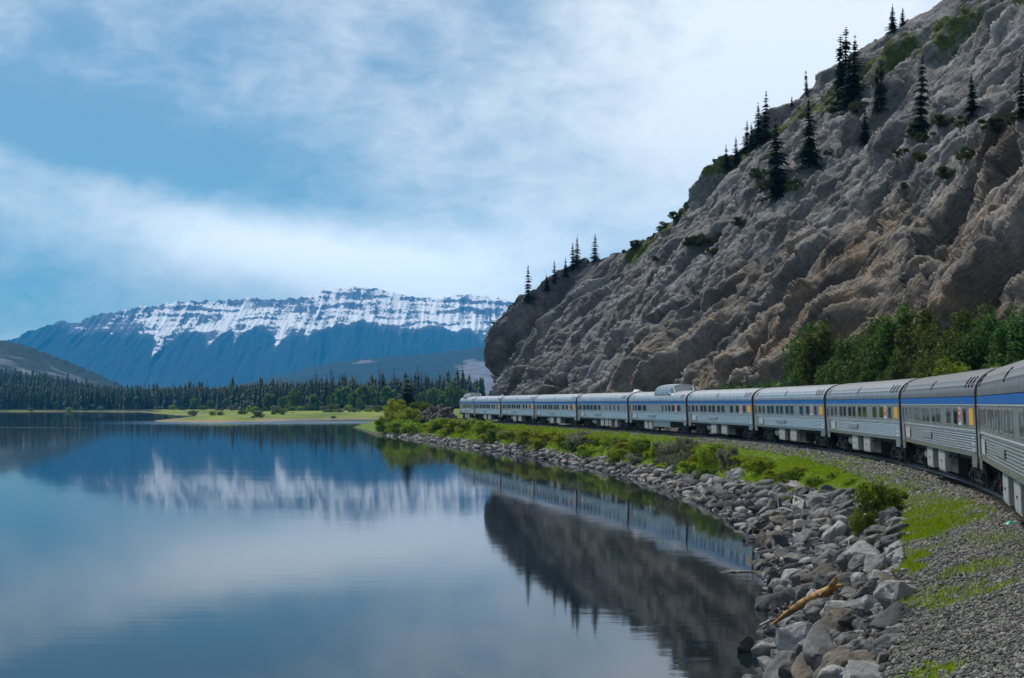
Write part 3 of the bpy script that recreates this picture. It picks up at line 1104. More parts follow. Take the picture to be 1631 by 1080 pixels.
def add_dome(car, x0, x1):
    """raised glazed dome; x0..x1 is the straight glazed length, both ends raked"""
    sec = [(1.37, 3.66), (1.355, 4.02), (1.24, 4.34), (0.98, 4.58), (0.62, 4.71), (0.0, 4.77)]
    full = [(-y, z) for y, z in sec] + [(y, z) for y, z in sec[-2::-1]]
    n = len(full)
    shell = MB()
    # solid centre roof and the ribs between panes
    top = [p for p in full if p[1] > 4.70]
    shell.extrude([(y, z + 0.012) for y, z in top] + [(y, z - 0.05) for y, z in top[::-1]], x0 - 0.05, x1 + 0.05)
    nb = 6
    xs = np.linspace(x0, x1, nb + 1)
    for x in xs:
        shell.extrude([(y * 1.012, 3.66 + (z - 3.66) * 1.014) for y, z in full] + [(y * 0.955, 3.66 + (z - 3.66) * 0.95) for y, z in full[::-1]], x - 0.055, x + 0.055)
    for sg in (-1, 1):
        a, b = sorted((sg * 1.33, sg * 1.40))
        shell.box(x0, x1, a, b, 3.42, 3.70)

    def endpt(i, sgn, xb, lift=0.0):
        y, z = full[i]
        rake = 1.15 * math.sqrt(max(0.0, 1 - (y / 1.40) ** 2)) + 0.05
        return (xb, y, z), (xb + sgn * rake, y * 0.97, 3.86)
    for sgn, xb in ((-1, x0), (1, x1)):
        # raked end: mullions and sill
        for i in (1, 3, n - 4, n - 2):
            a, b = endpt(i, sgn, xb)
            shell.cyl(a, b, 0.055, 6)
        sill = [endpt(i, sgn, xb)[1] for i in range(1, n - 1)]
        for a, b in zip(sill[:-1], sill[1:]):
            shell.cyl(a, b, 0.06, 6)
        # white fairing from the sill down to the roof
        v = []
        for i in range(1, n - 1):
            p = endpt(i, sgn, xb)[1]
            v += [p, (p[0] + sgn * 0.55, p[1] * 1.02, arch(math.acos(max(-1, min(1, -p[1] / HALF))))[1] - 0.02 if abs(p[1]) < HALF else 3.4)]
        m_ = len(v) // 2
        shell.add(v, [(2 * k, 2 * k + 1, 2 * k + 3, 2 * k + 2) for k in range(m_ - 1)])
    dome = shell.build('dome', M['white_line'], car, 35)
    for k in range(nb):
        for side in (0, 1):
            pts = sec[:5] if side == 0 else [(-y, z) for y, z in sec[:5]]
            m = MB()
            v = [(xs[k] + 0.05, y * 0.985, z) for y, z in pts] + [(xs[k + 1] - 0.05, y * 0.985, z) for y, z in pts]
            m.add(v, [(i, i + 1, 5 + i + 1, 5 + i) for i in range(4)])
            m.build('pane', M['dome_glass'], dome, 60)
    for sgn, xb in ((-1, x0), (1, x1)):
        for lo, hi in ((1, 3), (3, n - 4), (n - 4, n - 2)):
            m = MB()
            idx = list(range(lo, hi + 1))
            v = []
            for i in idx:
                a, b = endpt(i, sgn, xb)
                v += [(a[0], a[1] * 0.99, a[2] - 0.01), (b[0], b[1] * 0.99, b[2] + 0.01)]
            m.add(v, [(2 * k, 2 * k + 1, 2 * k + 3, 2 * k + 2) for k in range(len(idx) - 1)])
            m.build('pane', M['dome_glass'], dome, 60)
    return dome


SLEEPER = [(2.05, 3.15), (3.75, 4.75), (5.75, 6.95), (7.25, 8.4), (9.2, 10.4), (10.75, 11.9), (12.75, 14.0), (14.4, 15.65), (17.6, 18.85), (19.75, 20.9), (22.35, 23.15)]
DINER = [(1.5, 2.6), (3.4, 4.9), (5.3, 6.8), (7.2, 8.7), (9.2, 10.7), (11.4, 12.6), (15.2, 15.75), (17.1, 17.75), (19.1, 19.7), (21.0, 21.6)]
DOMECAR = [(2.0, 2.6), (3.1, 4.0), (4.5, 6.3), (6.9, 8.6), (15.6, 16.2), (17.1, 17.7), (18.3, 19.2), (19.7, 21.0), (21.8, 23.2)]
PARK = [(6.5, 7.6), (8.3, 9.4), (10.1, 11.2), (11.9, 13.0), (15.0, 16.1), (17.0, 18.1), (19.0, 20.1), (21.0, 22.0)]


def build_car(kind, idx):
    nm = {'sleeper': 'sleeping_car', 'diner': 'dining_car', 'dome': 'dome_car', 'park': 'observation_car'}[kind]
    car = empty(nm)
    link('body', CM['body'], car, M['under'])
    link('roof', CM['roof'], car, M['roof'])
    link('end_hoop', CM['hoop_a'], car, M['brownframe'])
    link('end_hoop', CM['hoop_b'], car, M['brownframe'])
    link('window_band', CM['band'], car, M['band'])
    link('blue_stripe', CM['stripe'], car, M['blue'])
    link('moulding', CM['moulding'], car, M['white_line'])
    link('fluted_siding', CM['flute'], car, M['steel'])
    link('skirt', CM['skirt'], car, M['steel'])
    link('underframe', CM['underframe'], car, M['under'])
    if idx > 0:
        link('diaphragm', CM['diaphragm'], car, M['black'])
    wins = {'sleeper': SLEEPER, 'diner': DINER, 'dome': DOMECAR, 'park': PARK}[kind]
    for a, b in wins:
        add_window(car, a, b)
    # vestibule door at the far end with its window and handle
    d = MB()
    d.box(0, 0.82, -0.012, 0.0, 0, 1.55)
    for x0, x1 in ((-0.05, -0.005), (0.825, 0.87)):
        d.box(x0, x1, -0.03, 0.0, -0.05, 1.6)
    door = d.build('door', M['gasket'], car, None, (0.42, -HALF - 0.012, 1.23))
    g = MB()
    g.box(0.2, 0.62, -0.02, -0.013, 0.93, 1.48)
    g.build('pane', M['glass'], door)
    g = MB()
    g.box(0.70, 0.76, -0.05, -0.013, 0.70, 0.82)
    g.build('handle', M['white_line'], door)
    for x in (1.42, 1.75):                                 # grab irons beside the door
        g = MB()
        g.cyl((x, -HALF - 0.07, 1.30), (x, -HALF - 0.07, 2.02), 0.016, 6)
        for z in (1.32, 2.0):
            g.cyl((x, -HALF - 0.07, z), (x, -HALF + 0.01, z), 0.014, 6)
        g.build('grab_rail', M['white'], car)
    for z in (1.42, 1.62, 1.82):
        g = MB()
        g.cyl((BL - 0.62, -HALF - 0.06, z), (BL - 0.22, -HALF - 0.06, z), 0.016, 6)
        for x in (BL - 0.6, BL - 0.24):
            g.cyl((x, -HALF - 0.06, z), (x, -HALF + 0.01, z), 0.014, 6)
        g.build('ladder_rung', M['white'], car)
    g = MB()
    g.box(2.2, 3.9, -HALF - 0.030, -HALF - 0.016, 1.42, 1.86)
    g.build('notice_panel', M['white_line'], car)
    g = MB()
    g.box(9.2, 12.4, -HALF - 0.034, -HALF - 0.016, 1.56, 1.80)
    g.build('name_plate', M['plate'], car)
    if kind in ('sleeper', 'diner'):
        sx = (BL - 1.55, BL - 0.55) if kind == 'sleeper' else (0.35, 1.25)
        g = MB()
        g.box(sx[0], sx[1], -HALF - 0.012, -HALF - 0.001, 2.22, 2.76)
        g.build('yellow_panel', M['yellow'], car)
    else:
        g = MB()
        g.box(1.35, 1.8, -HALF - 0.012, -HALF - 0.001, 2.22, 2.76)
        g.build('yellow_panel', M['yellow'], car)
    if kind in ('sleeper', 'dome'):
        # white sticker with a red ring and bar beside a window
        x0 = 21.15 if kind == 'sleeper' else 21.15
        g = MB()
        g.box(0, 0.62, -0.012, 0, 0, 0.60)
        st_ = g.build('sticker', M['white'], car, None, (x0, -HALF - 0.001, 2.19))
        g = MB()
        n = 16
        for k in range(n):
            a, b = 2 * math.pi * k / n, 2 * math.pi * (k + 1) / n
            v = [(0.31 + 0.30 * math.cos(a), -0.016, 0.33 + 0.26 * math.sin(a)), (0.31 + 0.30 * math.cos(b), -0.016, 0.33 + 0.26 * math.sin(b)),
                 (0.31 + 0.17 * math.cos(b), -0.016, 0.33 + 0.15 * math.sin(b)), (0.31 + 0.17 * math.cos(a), -0.016, 0.33 + 0.15 * math.sin(a))]
            g.add(v, [(0, 1, 2, 3)])
        g.box(0.20, 0.42, -0.018, -0.0125, 0.24, 0.36)
        g.build('red_mark', M['red'], st_)
    vents = {'sleeper': (1.2, 12.6, 22.9, 23.7, 24.5), 'diner': (1.0, 1.7, 23.0, 23.7, 24.4), 'dome': (1.0, 2.4, 23.4, 24.1), 'park': (1.5, 22.8, 23.8)}[kind]
    for x in vents:
        link('roof_vent', CM['vent'], car, M['black'], (x, 0, 0))
    if kind == 'dome':
        add_dome(car, 12.2, 18.4)
    if kind == 'park':
        add_dome(car, 6.0, 13.0)
        g = MB()                                             # rounded tail
        n = 14
        for za, zb in ((1.2, 2.05), (2.05, 2.87), (2.87, 3.3)):
            v = []
            for k in range(n + 1):
                a = math.pi / 2 + math.pi * k / n
                v += [(1.9 * math.cos(a) + 0.05, -HALF * 0.985 * math.sin(a), za), (1.9 * math.cos(a) + 0.05, -HALF * 0.985 * math.sin(a), zb)]
            g.add(v, [(2 * k, 2 * k + 1, 2 * k + 3, 2 * k + 2) for k in range(n)])
        for k in range(n):
            a, b = math.pi / 2 + math.pi * k / n, math.pi / 2 + math.pi * (k + 1) / n
            for j in range(5):
                r0, r1 = 1 - j / 5, 1 - (j + 1) / 5
                h0, h1 = 3.3 + 0.78 * math.sqrt(1 - r0 * r0), 3.3 + 0.78 * math.sqrt(1 - r1 * r1)
                g.add([(1.9 * r0 * math.cos(a), -HALF * 0.985 * r0 * math.sin(a), h0), (1.9 * r0 * math.cos(b), -HALF * 0.985 * r0 * math.sin(b), h0),
                       (1.9 * r1 * math.cos(b), -HALF * 0.985 * r1 * math.sin(b), h1), (1.9 * r1 * math.cos(a), -HALF * 0.985 * r1 * math.sin(a), h1)], [(0, 1, 2, 3)])
        g.build('round_tail', M['steel'], car, 40)
    if kind == 'diner':
        g = MB()
        g.box(-0.7, 0.7, -0.5, 0.5, 0.0, 0.10)
        g.cyl((-0.35, 0, 0.1), (-0.35, 0, 0.34), 0.42, 14, 0.25)
        g.cyl((0.45, 0, 0.1), (0.45, 0, 0.26), 0.3, 12, 0.2)
        g.build('roof_unit', M['white'], car, 30, (24.2, 0.0, 4.08))
    # running gear
    for x in (3.35, BL - 3.35):
        tr = link('truck', CM['truck'], car, M['under'], (x, 0, 0))
        for dx in (-1.28, 1.28):
            for sg in (-1, 1):
                wobj = link('wheel', CM['wheel'], tr, M['wheel'], (dx, sg * 0.7535, 0.46))
                if sg < 0:
                    wobj.rotation_euler = (0, 0, math.pi)
    if kind != 'dome':
        boxes = [(9.6, 11.7, 0), (11.75, 13.6, 1), (13.65, 15.8, 0), (15.85, 17.9, 1)]
        if kind == 'diner':
            boxes = [(9.0, 10.9, 1), (12.0, 13.6, 0), (14.2, 15.8, 0), (16.2, 17.2, 0), (19.0, 20.0, 0)]
        link('air_tank', CM['tank'], car, M['boxlight'], (7.1, -1.02, 0.78))
    else:
        boxes = [(7.0, 8.6, 0), (9.0, 10.6, 0), (11.2, 18.4, 2)]
    for x0, x1, dk in boxes:
        g = MB()
        y0 = {0: -1.42, 1: -1.22, 2: -1.44}[dk]
        zb = 0.36 if dk < 2 else 0.62
        g.box(x0, x1, y0, y0 + 0.9, zb, 1.185)
        bo = g.build('equipment_box', M['under'] if dk == 1 else (M['boxlight'] if dk == 0 else M['steel']), car)
        if dk == 0:
            g = MB()
            g.box(x0 + 0.06, x1 - 0.06, y0 - 0.02, y0 - 0.002, zb + 0.07, 1.12)
            g.build('access_door', M['boxlight'], bo)
            g = MB()
            g.box((x0 + x1) / 2 - 0.08, (x0 + x1) / 2 + 0.08, y0 - 0.045, y0 - 0.022, 0.72, 0.78)
            g.build('latch', M['under'], bo)
    return car


def place_car(car, near_pt, far_pt, cant):
    near_pt, far_pt = np.array(near_pt), np.array(far_pt)
    d = (near_pt - far_pt) / np.linalg.norm(near_pt - far_pt)     # local +x
    right = np.array([-d[1], d[0]])                               # local +y (cliff side)
    org = far_pt + right * OFFS + d * 0.27
    car.location = (org[0], org[1], RAIL)
    car.rotation_euler = Matrix(((d[0], right[0], 0), (d[1], right[1], 0), (0, 0, 1))).to_3x3().to_euler()
    car.rotation_mode = 'XYZ'
    m = Matrix.Translation((org[0], org[1], RAIL)) @ Matrix.Rotation(math.atan2(d[1], d[0]), 4, 'Z') @ Matrix.Rotation(cant, 4, 'X')
    car.matrix_world = m


# cars from the nearest (cut by the frame edge) to the tail
kinds = ['sleeper', 'sleeper', 'sleeper', 'sleeper', 'sleeper', 'dome', 'diner', 'sleeper', 'sleeper', 'sleeper', 'park']
car_labels = [
    'nearest silver passenger car, cut off by the edge of the picture',
    'dark reflecting silver sleeping car, second nearest in the train',
    'silver sleeping car with green reflections in its windows, third nearest',
    'silver sleeping car with blue stripe, fourth nearest, beside the dark trees',
    'silver sleeping car coupled directly in front of the mid-train dome car',
    'silver dome car with glazed bubble on its roof in mid-train',
    'silver dining car with wide windows and a white roof unit, behind the dome car',
    'silver sleeping car, fourth from the tail of the train',
    'silver sleeping car, third from the tail of the train',
    'silver sleeping car, coupled just ahead of the tail observation car',
    'round-ended silver observation car with small dome at the tail of the train']
protos = {}
cars = []


def copy_tree(o, parent=None):
    c_ = o.copy()
    COL.objects.link(c_)
    c_.parent = parent
    for ch in o.children:
        copy_tree(ch, c_)
    return c_


for i, kd in enumerate(kinds):
    if kd in protos:
        car = copy_tree(protos[kd])
        for ch in car.children:
            if ch.name.split('.')[0] == 'roof':
                ch.material_slots[0].link = 'OBJECT'
                ch.material_slots[0].material = M['roof']
    else:
        car = build_car(kd, 1)
        protos[kd] = car
    if i < 3:                                   # nearest roofs: soot and brown dust, plus dark reflection painted into the colour
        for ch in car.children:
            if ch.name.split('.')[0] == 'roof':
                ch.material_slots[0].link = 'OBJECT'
                ch.material_slots[0].material = M['roof_soot_reflection'] if i < 2 else M['roof_mid_reflection']
    tag(car, car_labels[i], 'train car', 'coupled cars of the silver passenger train')
    place_car(car, face[i + 1], face[i + 2], CANT if i < 8 else CANT * 0.6)
    cars.append(car)
# ================================================================ cliff
PAIRS = [((10, 400, 1.5), (24, 402, 22)), ((-3, 374, 1.5), (9, 380, 26)), ((-8.6, 354, 2), (2.2, 362, 28)), ((-6.6, 337, 2.2), (6.5, 355, 31.3)),
         ((-1.5, 315, 2.5), (14, 346, 35.2)), ((2.5, 290, 3), (23, 335, 38.4)), ((6.5, 262, 3), (33.2, 315, 43.5)), ((12, 234, 3), (42.2, 299, 52.5)),
         ((17.5, 209, 3), (54.4, 280, 63.2)), ((22.5, 183, 3), (65.5, 262, 68.8)), ((27, 157, 3), (80, 238, 77)), ((30, 131, 3), (95, 205, 83)),
         ((32, 105, 3), (106, 165, 87)), ((33, 78, 3), (112, 120, 88)), ((33, 50, 3), (112, 75, 87)), ((32, 20, 3), (108, 30, 84))]
toe = np.array([p[0] for p in PAIRS], float)
crest = np.array([p[1] for p in PAIRS], float)
NU, NV = 1320, 480
ku = np.arange(len(PAIRS))
uu = np.interp(np.linspace(0, 1, NU), [0, 0.09, 0.23, 0.42, 0.59, 0.76, 0.96, 1], [0, 1.6, 3.6, 6, 8.2, 10.2, 12.3, len(PAIRS) - 1])


def cr(P, u):
    """Catmull-Rom through the rows of P"""
    i = np.clip(np.floor(u).astype(int), 0, len(P) - 2)
    t = (u - i)[:, None]
    g = lambda k: P[np.clip(i + k, 0, len(P) - 1)]
    p0, p1, p2, p3 = g(-1), g(0), g(1), g(2)
    return 0.5 * (2 * p1 + (p2 - p0) * t + (2 * p0 - 5 * p1 + 4 * p2 - p3) * t ** 2 + (3 * p1 - p0 - 3 * p2 + p3) * t ** 3)


T, Cc = cr(toe, uu), cr(crest, uu)
vv = np.concatenate([np.linspace(-0.04, 1, NV - 40), 1 + np.linspace(0.004, 0.5, 40)])
V2 = np.broadcast_to(vv[None, :], (NU, NV))
P = T[:, None, :] + (Cc - T)[:, None, :] * np.minimum(V2, 1)[:, :, None]
# profile: steep foot, easing towards the crest, falling away behind it
up = np.minimum(np.clip(V2, 0, 1), 1)
hgt_ = (Cc - T)[:, 2][:, None]
P[:, :, 2] += hgt_ * 0.13 * np.sin(np.pi * up) * (1 - 0.35 * up)
back = np.clip(V2 - 1, 0, None)
dirn = (Cc - T)
dirn[:, 2] = 0
dirn /= np.linalg.norm(dirn, axis=1)[:, None]
P += dirn[:, None, :] * (back * 60)[:, :, None]
P[:, :, 2] -= back ** 1.3 * 55
P[:, :, 2] = np.where(V2 < 0, T[:, 2][:, None] + V2 * 60, P[:, :, 2])


def gnormals(P):
    du = np.gradient(P, axis=0)
    dv = np.gradient(P, axis=1)
    n = np.cross(du, dv)
    n /= np.linalg.norm(n, axis=2)[:, :, None] + 1e-9
    return n


N0 = gnormals(P)
if N0[NU // 2, NV // 2, 0] > 0:      # must face the lake
    N0 = -N0
flat = P.reshape(-1, 3)
# bedding: slabs rise to the right, undercut along their lower right edges
nb_ = np.array([-0.66, 0.30, 0.69])
nb_ /= np.linalg.norm(nb_)
along = np.array([0.53, 0.0, 0.51])           # strike of the beds on the face
along -= nb_ * (along @ nb_)
along /= np.linalg.norm(along)
third = np.cross(nb_, along)
Q = np.stack([flat @ along, flat @ third, flat @ nb_], 1)      # bedding coordinates
warp = fbm(flat * 0.018, 2) * 3.2 + fbm(flat * 0.08 + 5, 2) * 0.5
b = Q[:, 2] + warp


def slabs(b, Q, pitch, stretch, seed):
    """sawtooth ledges: each bed swells towards its lower edge then drops away"""
    cell = np.floor(b / pitch)
    ph = b / pitch - cell
    jit = fbm(np.stack([Q[:, 0] * stretch, Q[:, 1] * stretch * 1.3, cell * 7.31 + seed], 1), 3)
    amp = sstep(-0.18, 0.42, jit)
    saw = (1 - ph) ** 1.1 * sstep(0.0, 0.06, ph)
    groove = np.exp(-((ph - 0.02) / 0.055) ** 2) + np.exp(-((ph - 1.02) / 0.055) ** 2)
    return saw * amp - 1.1 * groove * sstep(0.05, 0.5, jit + 0.12), amp


s1, a1 = slabs(b, Q, 9.0, 0.028, 3.0)
s2_, a2 = slabs(b + 1.7, Q, 3.6, 0.060, 9.0)
s3_, a3 = slabs(b + fbm(flat * 0.35, 2) * 1.2, Q, 1.35, 0.13, 21.0)
big = fbm(flat * 0.018 + 11, 2) * 3.4


def facets(sx, sy, sz, seed, jit, crack):
    """angular blocks: every cell is a tilted plane, with open joints between cells"""
    B = np.stack([Q[:, 0] * sx, Q[:, 1] * sy, (Q[:, 2] + warp) * sz], 1) + seed
    f1, f2, r1, r2, dv = worley(B + (fbm(flat * 0.2 + seed, 2) * jit)[:, None])
    pl = (r1 - 0.5) * 1.0 + dv[:, 0] * (r2 - 0.5) * 1.9 + dv[:, 1] * (r1 - 0.5) * 1.9 + dv[:, 2] * (0.25 + 0.5 * r2)
    return pl - crack * (1 - sstep(0.0, 0.09, f2 - f1)), r1


blocks, ra = facets(0.024, 0.11, 0.20, 0.0, 0.08, 0.60)
small, rc = facets(0.060, 0.26, 0.55, 31.0, 0.06, 0.50)
tiny, re_ = facets(0.20, 0.65, 1.35, 57.0, 0.05, 0.40)
micro, rm_ = facets(0.75, 1.6, 2.7, 83.0, 0.04, 0.25)
fine = fbm(flat * 1.6, 3, 0.6) * 0.16
disp = big + s1 * 5.4 + s2_ * 3.0 + s3_ * 0.9 + blocks * 1.7 + small * 1.05 + tiny * 0.60 + micro * 0.26 + fine
d2 = disp.reshape(NU, NV)
fade = (sstep(-0.04, 0.05, V2) * (1 - 0.62 * sstep(0.82, 1.0, V2)) * (1 - sstep(1.0, 1.12, V2) * 0.6))
# keep the nose and skyline near their measured line
d2 = (d2 - 2.3) * fade
P = P + N0 * d2[:, :, None]
NN = gnormals(P)
if NN[NU // 2, NV // 2, 0] > 0:
    NN = -NN
me = np_mesh('cliff', P.reshape(-1, 3), grid_faces(NU, NV), False)
pf = P.reshape(-1, 3)
PXc = CX + F * pf[:, 0] / np.maximum(pf[:, 1], 5)
# warm ochre rock towards the lower, nearer end; mosses and juniper on the gentler upper ledges
vflat = V2.reshape(-1)
uflat = np.repeat(uu, NV)
warm = sstep(4.4, 8.0, uflat) * (1 - sstep(0.16, 0.46, vflat)) * 0.62 + 0.14 * sstep(7, 10, uflat) * (1 - sstep(0.4, 0.75, vflat))
set_attr(me, 'warm', warm + 0.10)
slope_up = NN[:, :, 2].reshape(-1)
ledge = sstep(0.52, 0.80, slope_up + fbm(flat * 0.05 + 2, 3) * 0.25)
zone = np.exp(-((vflat - 0.93) / 0.10) ** 2) * sstep(4.2, 5.2, uflat) * (1 - 0.6 * sstep(6.8, 7.6, uflat)) \
    + np.exp(-((vflat - (0.74 - 0.03 * (uflat - 7))) / 0.10) ** 2) * sstep(5.0, 6.5, uflat) * 0.9
set_attr(me, 'veg', np.clip(ledge * zone * 1.1 + zone * 0.72, 0, 1))
set_attr(me, 'tone', np.clip(0.5 + (ra - 0.5) * 0.45 + (rc - 0.5) * 0.4 + (re_ - 0.5) * 0.35, 0, 1))
cliff = link('cliff', me, None, M['cliff'])
tag(cliff, 'steep layered grey and ochre rock cliff above the train', 'cliff', kind='structure')
CLP = P


def cliff_at(px, py, vmin=0.0):
    """vertex of the cliff seen nearest to a picture position"""
    X, Y, Z = CLP[:, :, 0], CLP[:, :, 1], CLP[:, :, 2]
    ok = (V2 <= 1.02) & (V2 >= vmin) & (Y > 20)
    d = (CX + F * X / np.maximum(Y, 20) - px) ** 2 + (HY - F * (Z - CAM_H) / np.maximum(Y, 20) - py) ** 2
    d = np.where(ok, d, 1e12)
    # prefer the nearest surface among close candidates
    m = d < max(16.0, d.min() * 1.5)
    k = np.argmin(np.where(m, Y, 1e9))
    i, j = np.unravel_index(k, X.shape)
    return CLP[i, j]
# ================================================================ far shore
def w0pt(px, py):
    Y = CAM_H * F / (py - HY)
    return ((px - CX) / F * Y, Y)


SHORE = [w0pt(*q) for q in ((-900, 655.5), (-200, 655.6), (120, 655.4), (225, 656), (246, 658.5), (280, 661), (318, 662.2), (322, 664.5), (285, 667.5), (246, 669.5), (252, 671.8), (300, 672.6), (345, 673.8), (390, 671.5),
                            (430, 671.8), (470, 668.6), (520, 669), (560, 667), (605, 667.4), (640, 670), (650, 676), (628, 686), (607, 690.5), (650, 694))]
SHORE += [(5, 330), (60, 330), (400, 600), (2000, 12000), (-9000, 12000), (-9000, SHORE[0][1])]
SHORE = np.array(SHORE)


def shore_dist(x, y):
    """positive on land"""
    p = np.stack([x, y], 1)
    best = np.full(len(p), 1e12)
    inside = np.zeros(len(p), bool)
    for a, b_ in zip(SHORE, np.roll(SHORE, -1, 0)):
        e = b_ - a
        t = np.clip(((p - a) @ e) / (e @ e), 0, 1)
        d = p - (a + t[:, None] * e)
        best = np.minimum(best, (d * d).sum(1))
        cond = (a[1] > y) != (b_[1] > y)
        xi = a[0] + (y - a[1]) / np.where(b_[1] == a[1], 1e-9, b_[1] - a[1]) * e[0]
        inside ^= cond & (x < xi)
    d = np.sqrt(best)
    return np.where(inside, d, -d)


def land_z(x, y):
    x, y = np.asarray(x, float).ravel(), np.asarray(y, float).ravel()
    d = shore_dist(x, y)
    px = CX + F * x / np.maximum(y, 10)
    p = np.stack([x, y, np.zeros_like(x)], 1)
    z = np.where(d > 0, np.minimum(d * 0.05, 1.0) + np.clip((d - 25) * 0.013, 0, 4.2) * sstep(180, 300, px), np.maximum(d * 0.05, -2.5))
    z = z + np.where(d > 0, np.clip(d / 12, 0, 1), 0) * (fbm(p * 0.012, 3) * 1.0 + 0.25 + fbm(p * 0.07, 3) * 0.9 * np.exp(-y / 1500))
    hill = 30 * sstep(1480, 2500, y) * sstep(220, -60, px) + 12 * sstep(1420, 2000, y) * sstep(300, 60, px)
    z = z + np.where(d > 0, hill * (1 + 0.25 * fbm(p * 0.003, 3)), 0)
    return z, d


pxg = np.linspace(-900, 900, 330)
yg = np.concatenate([np.geomspace(320, 1600, 230), np.geomspace(1640, 9000, 60)])
pg, yg2 = np.meshgrid(pxg, yg, indexing='ij')
xg = (pg - CX) / F * yg2
zg, dg = land_z(xg, yg2)
me = np_mesh('far_shore', np.stack([xg.ravel(), yg2.ravel(), zg], 1), grid_faces(len(pxg), len(yg)), True)
pn = np.stack([xg.ravel(), yg2.ravel(), zg * 0], 1)
sandm = (1 - sstep(2, 12, dg + fbm(pn * 0.03, 3) * 14)) * sstep(240, 262, pg.ravel()) * (pg.ravel() < 450) * (yg2.ravel() < 760)
sandm = np.maximum(sandm, (1 - sstep(0.5, 3, dg)) * 0.8)
sandm = np.maximum(sandm, (1 - sstep(1, 9, dg + fbm(pn * 0.05, 2) * 8)) * (pg.ravel() > 380) * (pg.ravel() < 625) * (yg2.ravel() < 760))
set_attr(me, 'sand', sandm)
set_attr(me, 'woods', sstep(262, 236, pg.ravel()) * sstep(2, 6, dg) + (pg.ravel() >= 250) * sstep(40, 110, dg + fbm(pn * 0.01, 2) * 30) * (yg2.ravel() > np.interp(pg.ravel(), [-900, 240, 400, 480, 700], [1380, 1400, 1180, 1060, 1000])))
far_shore = link('far_shore', me, None, M['meadow'])
tag(far_shore, 'flat far lake shore with meadow, sandbar and forest floor', 'shore', kind='structure')


def ridge_mesh(name, px, crest_py, Yc, Yb, zb, ncol, nrow, seed, amp, pw=1.0, rough=0.02):
    """mountain flank: base line at Yb rising to a crest at Yc, then falling behind"""
    cols = np.linspace(px[0], px[-1], ncol)
    cy = np.interp(cols, px, crest_py)
    cz = CAM_H + (HY - cy) / F * Yc
    v = np.concatenate([np.linspace(0, 1, nrow), [1.06, 1.3]])
    c2, v2 = np.meshgrid(cols, v, indexing='ij')
    Y = Yb + (Yc - Yb) * v2
    X = (c2 - CX) / F * (Yc + (Y - Yc) * 0.35)
    cz2 = np.repeat(cz[:, None], len(v), 1)
    up = np.clip(v2, 0, 1)
    Z = zb + (cz2 - zb) * up ** pw
    p = np.stack([X.ravel(), Y.ravel(), np.full(X.size, seed)], 1)
    n = fbm(p * (1 / (Yc * 0.055)), 5).reshape(X.shape)
    Z = Z + n * amp * np.sin(np.pi * np.clip(up, 0, 1)) ** 0.7
    Z = np.where(v2 > 1, cz2 - (v2 - 1) * (cz2 - zb) * 1.4, Z)
    jag = fbm(np.stack([cols * 0.09, cols * 0, cols * 0 + seed], 1), 4) * rough * (Yc * 0.06)
    Z = Z + jag[:, None] * np.exp(-((v2 - 1) / 0.08) ** 2)
    return cols, v, c2, v2, X, Y, Z


# great snowy range
mpx = [-700, -500, -300, -150, -60, 20, 45, 75, 100, 118, 135, 160, 180, 215, 250, 285, 330, 400, 455, 490, 520, 560, 600, 640, 665, 700, 735, 775, 815, 870, 960]
mpy = [600, 585, 575, 560, 552, 541, 530, 518, 511, 516, 508, 500, 498, 490, 487, 480, 481, 475, 478, 471, 463, 457, 460, 469, 474, 475, 469, 473, 480, 486, 500]
cols, v, c2, v2, X, Y, Z = ridge_mesh('mountain', mpx, mpy, 11500, 8600, -30, 900, 210, 4.0, 40, 1.15, 0.045)
cc, vr = c2.ravel(), v2.ravel()
nz3 = lambda a_, b_, k_: pnoise(np.stack([a_.ravel(), b_.ravel(), c2.ravel() * 0 + k_], 1)).reshape(c2.shape)
fz3 = lambda a_, b_, k_, o_=4: fbm(np.stack([a_.ravel(), b_.ravel(), c2.ravel() * 0 + k_], 1), o_).reshape(c2.shape)
gul_px = np.array([128, 160, 208, 252, 296, 336, 371, 404, 437, 467, 514, 545, 622, 646, 672, 712, 748, 771, 806])
gul_low = np.array([540, 546, 536, 532, 572, 528, 560, 548, 524, 556, 540, 522, 526, 534, 528, 520, 526, 546, 540])
gul_w = np.array([2.0, 2.5, 3, 3, 8, 4, 5, 6, 4, 7, 9, 5, 7, 5, 4, 5, 5, 8, 6])
spur_px = np.array([-700, 30, 90, 142, 185, 228, 262, 318, 352, 388, 421, 450, 490, 530, 588, 660, 692, 730, 760, 790, 830, 960])
spur_py = np.array([500, 500, 508, 522, 520, 524, 528, 516, 526, 508, 518, 514, 526, 516, 506, 522, 514, 520, 518, 524, 520, 520])
axis_w = fz3(c2 * 0.02, v2 * 3, 0, 4) * 16 + fz3(c2 * 0.08, v2 * 7, 5, 3) * 5
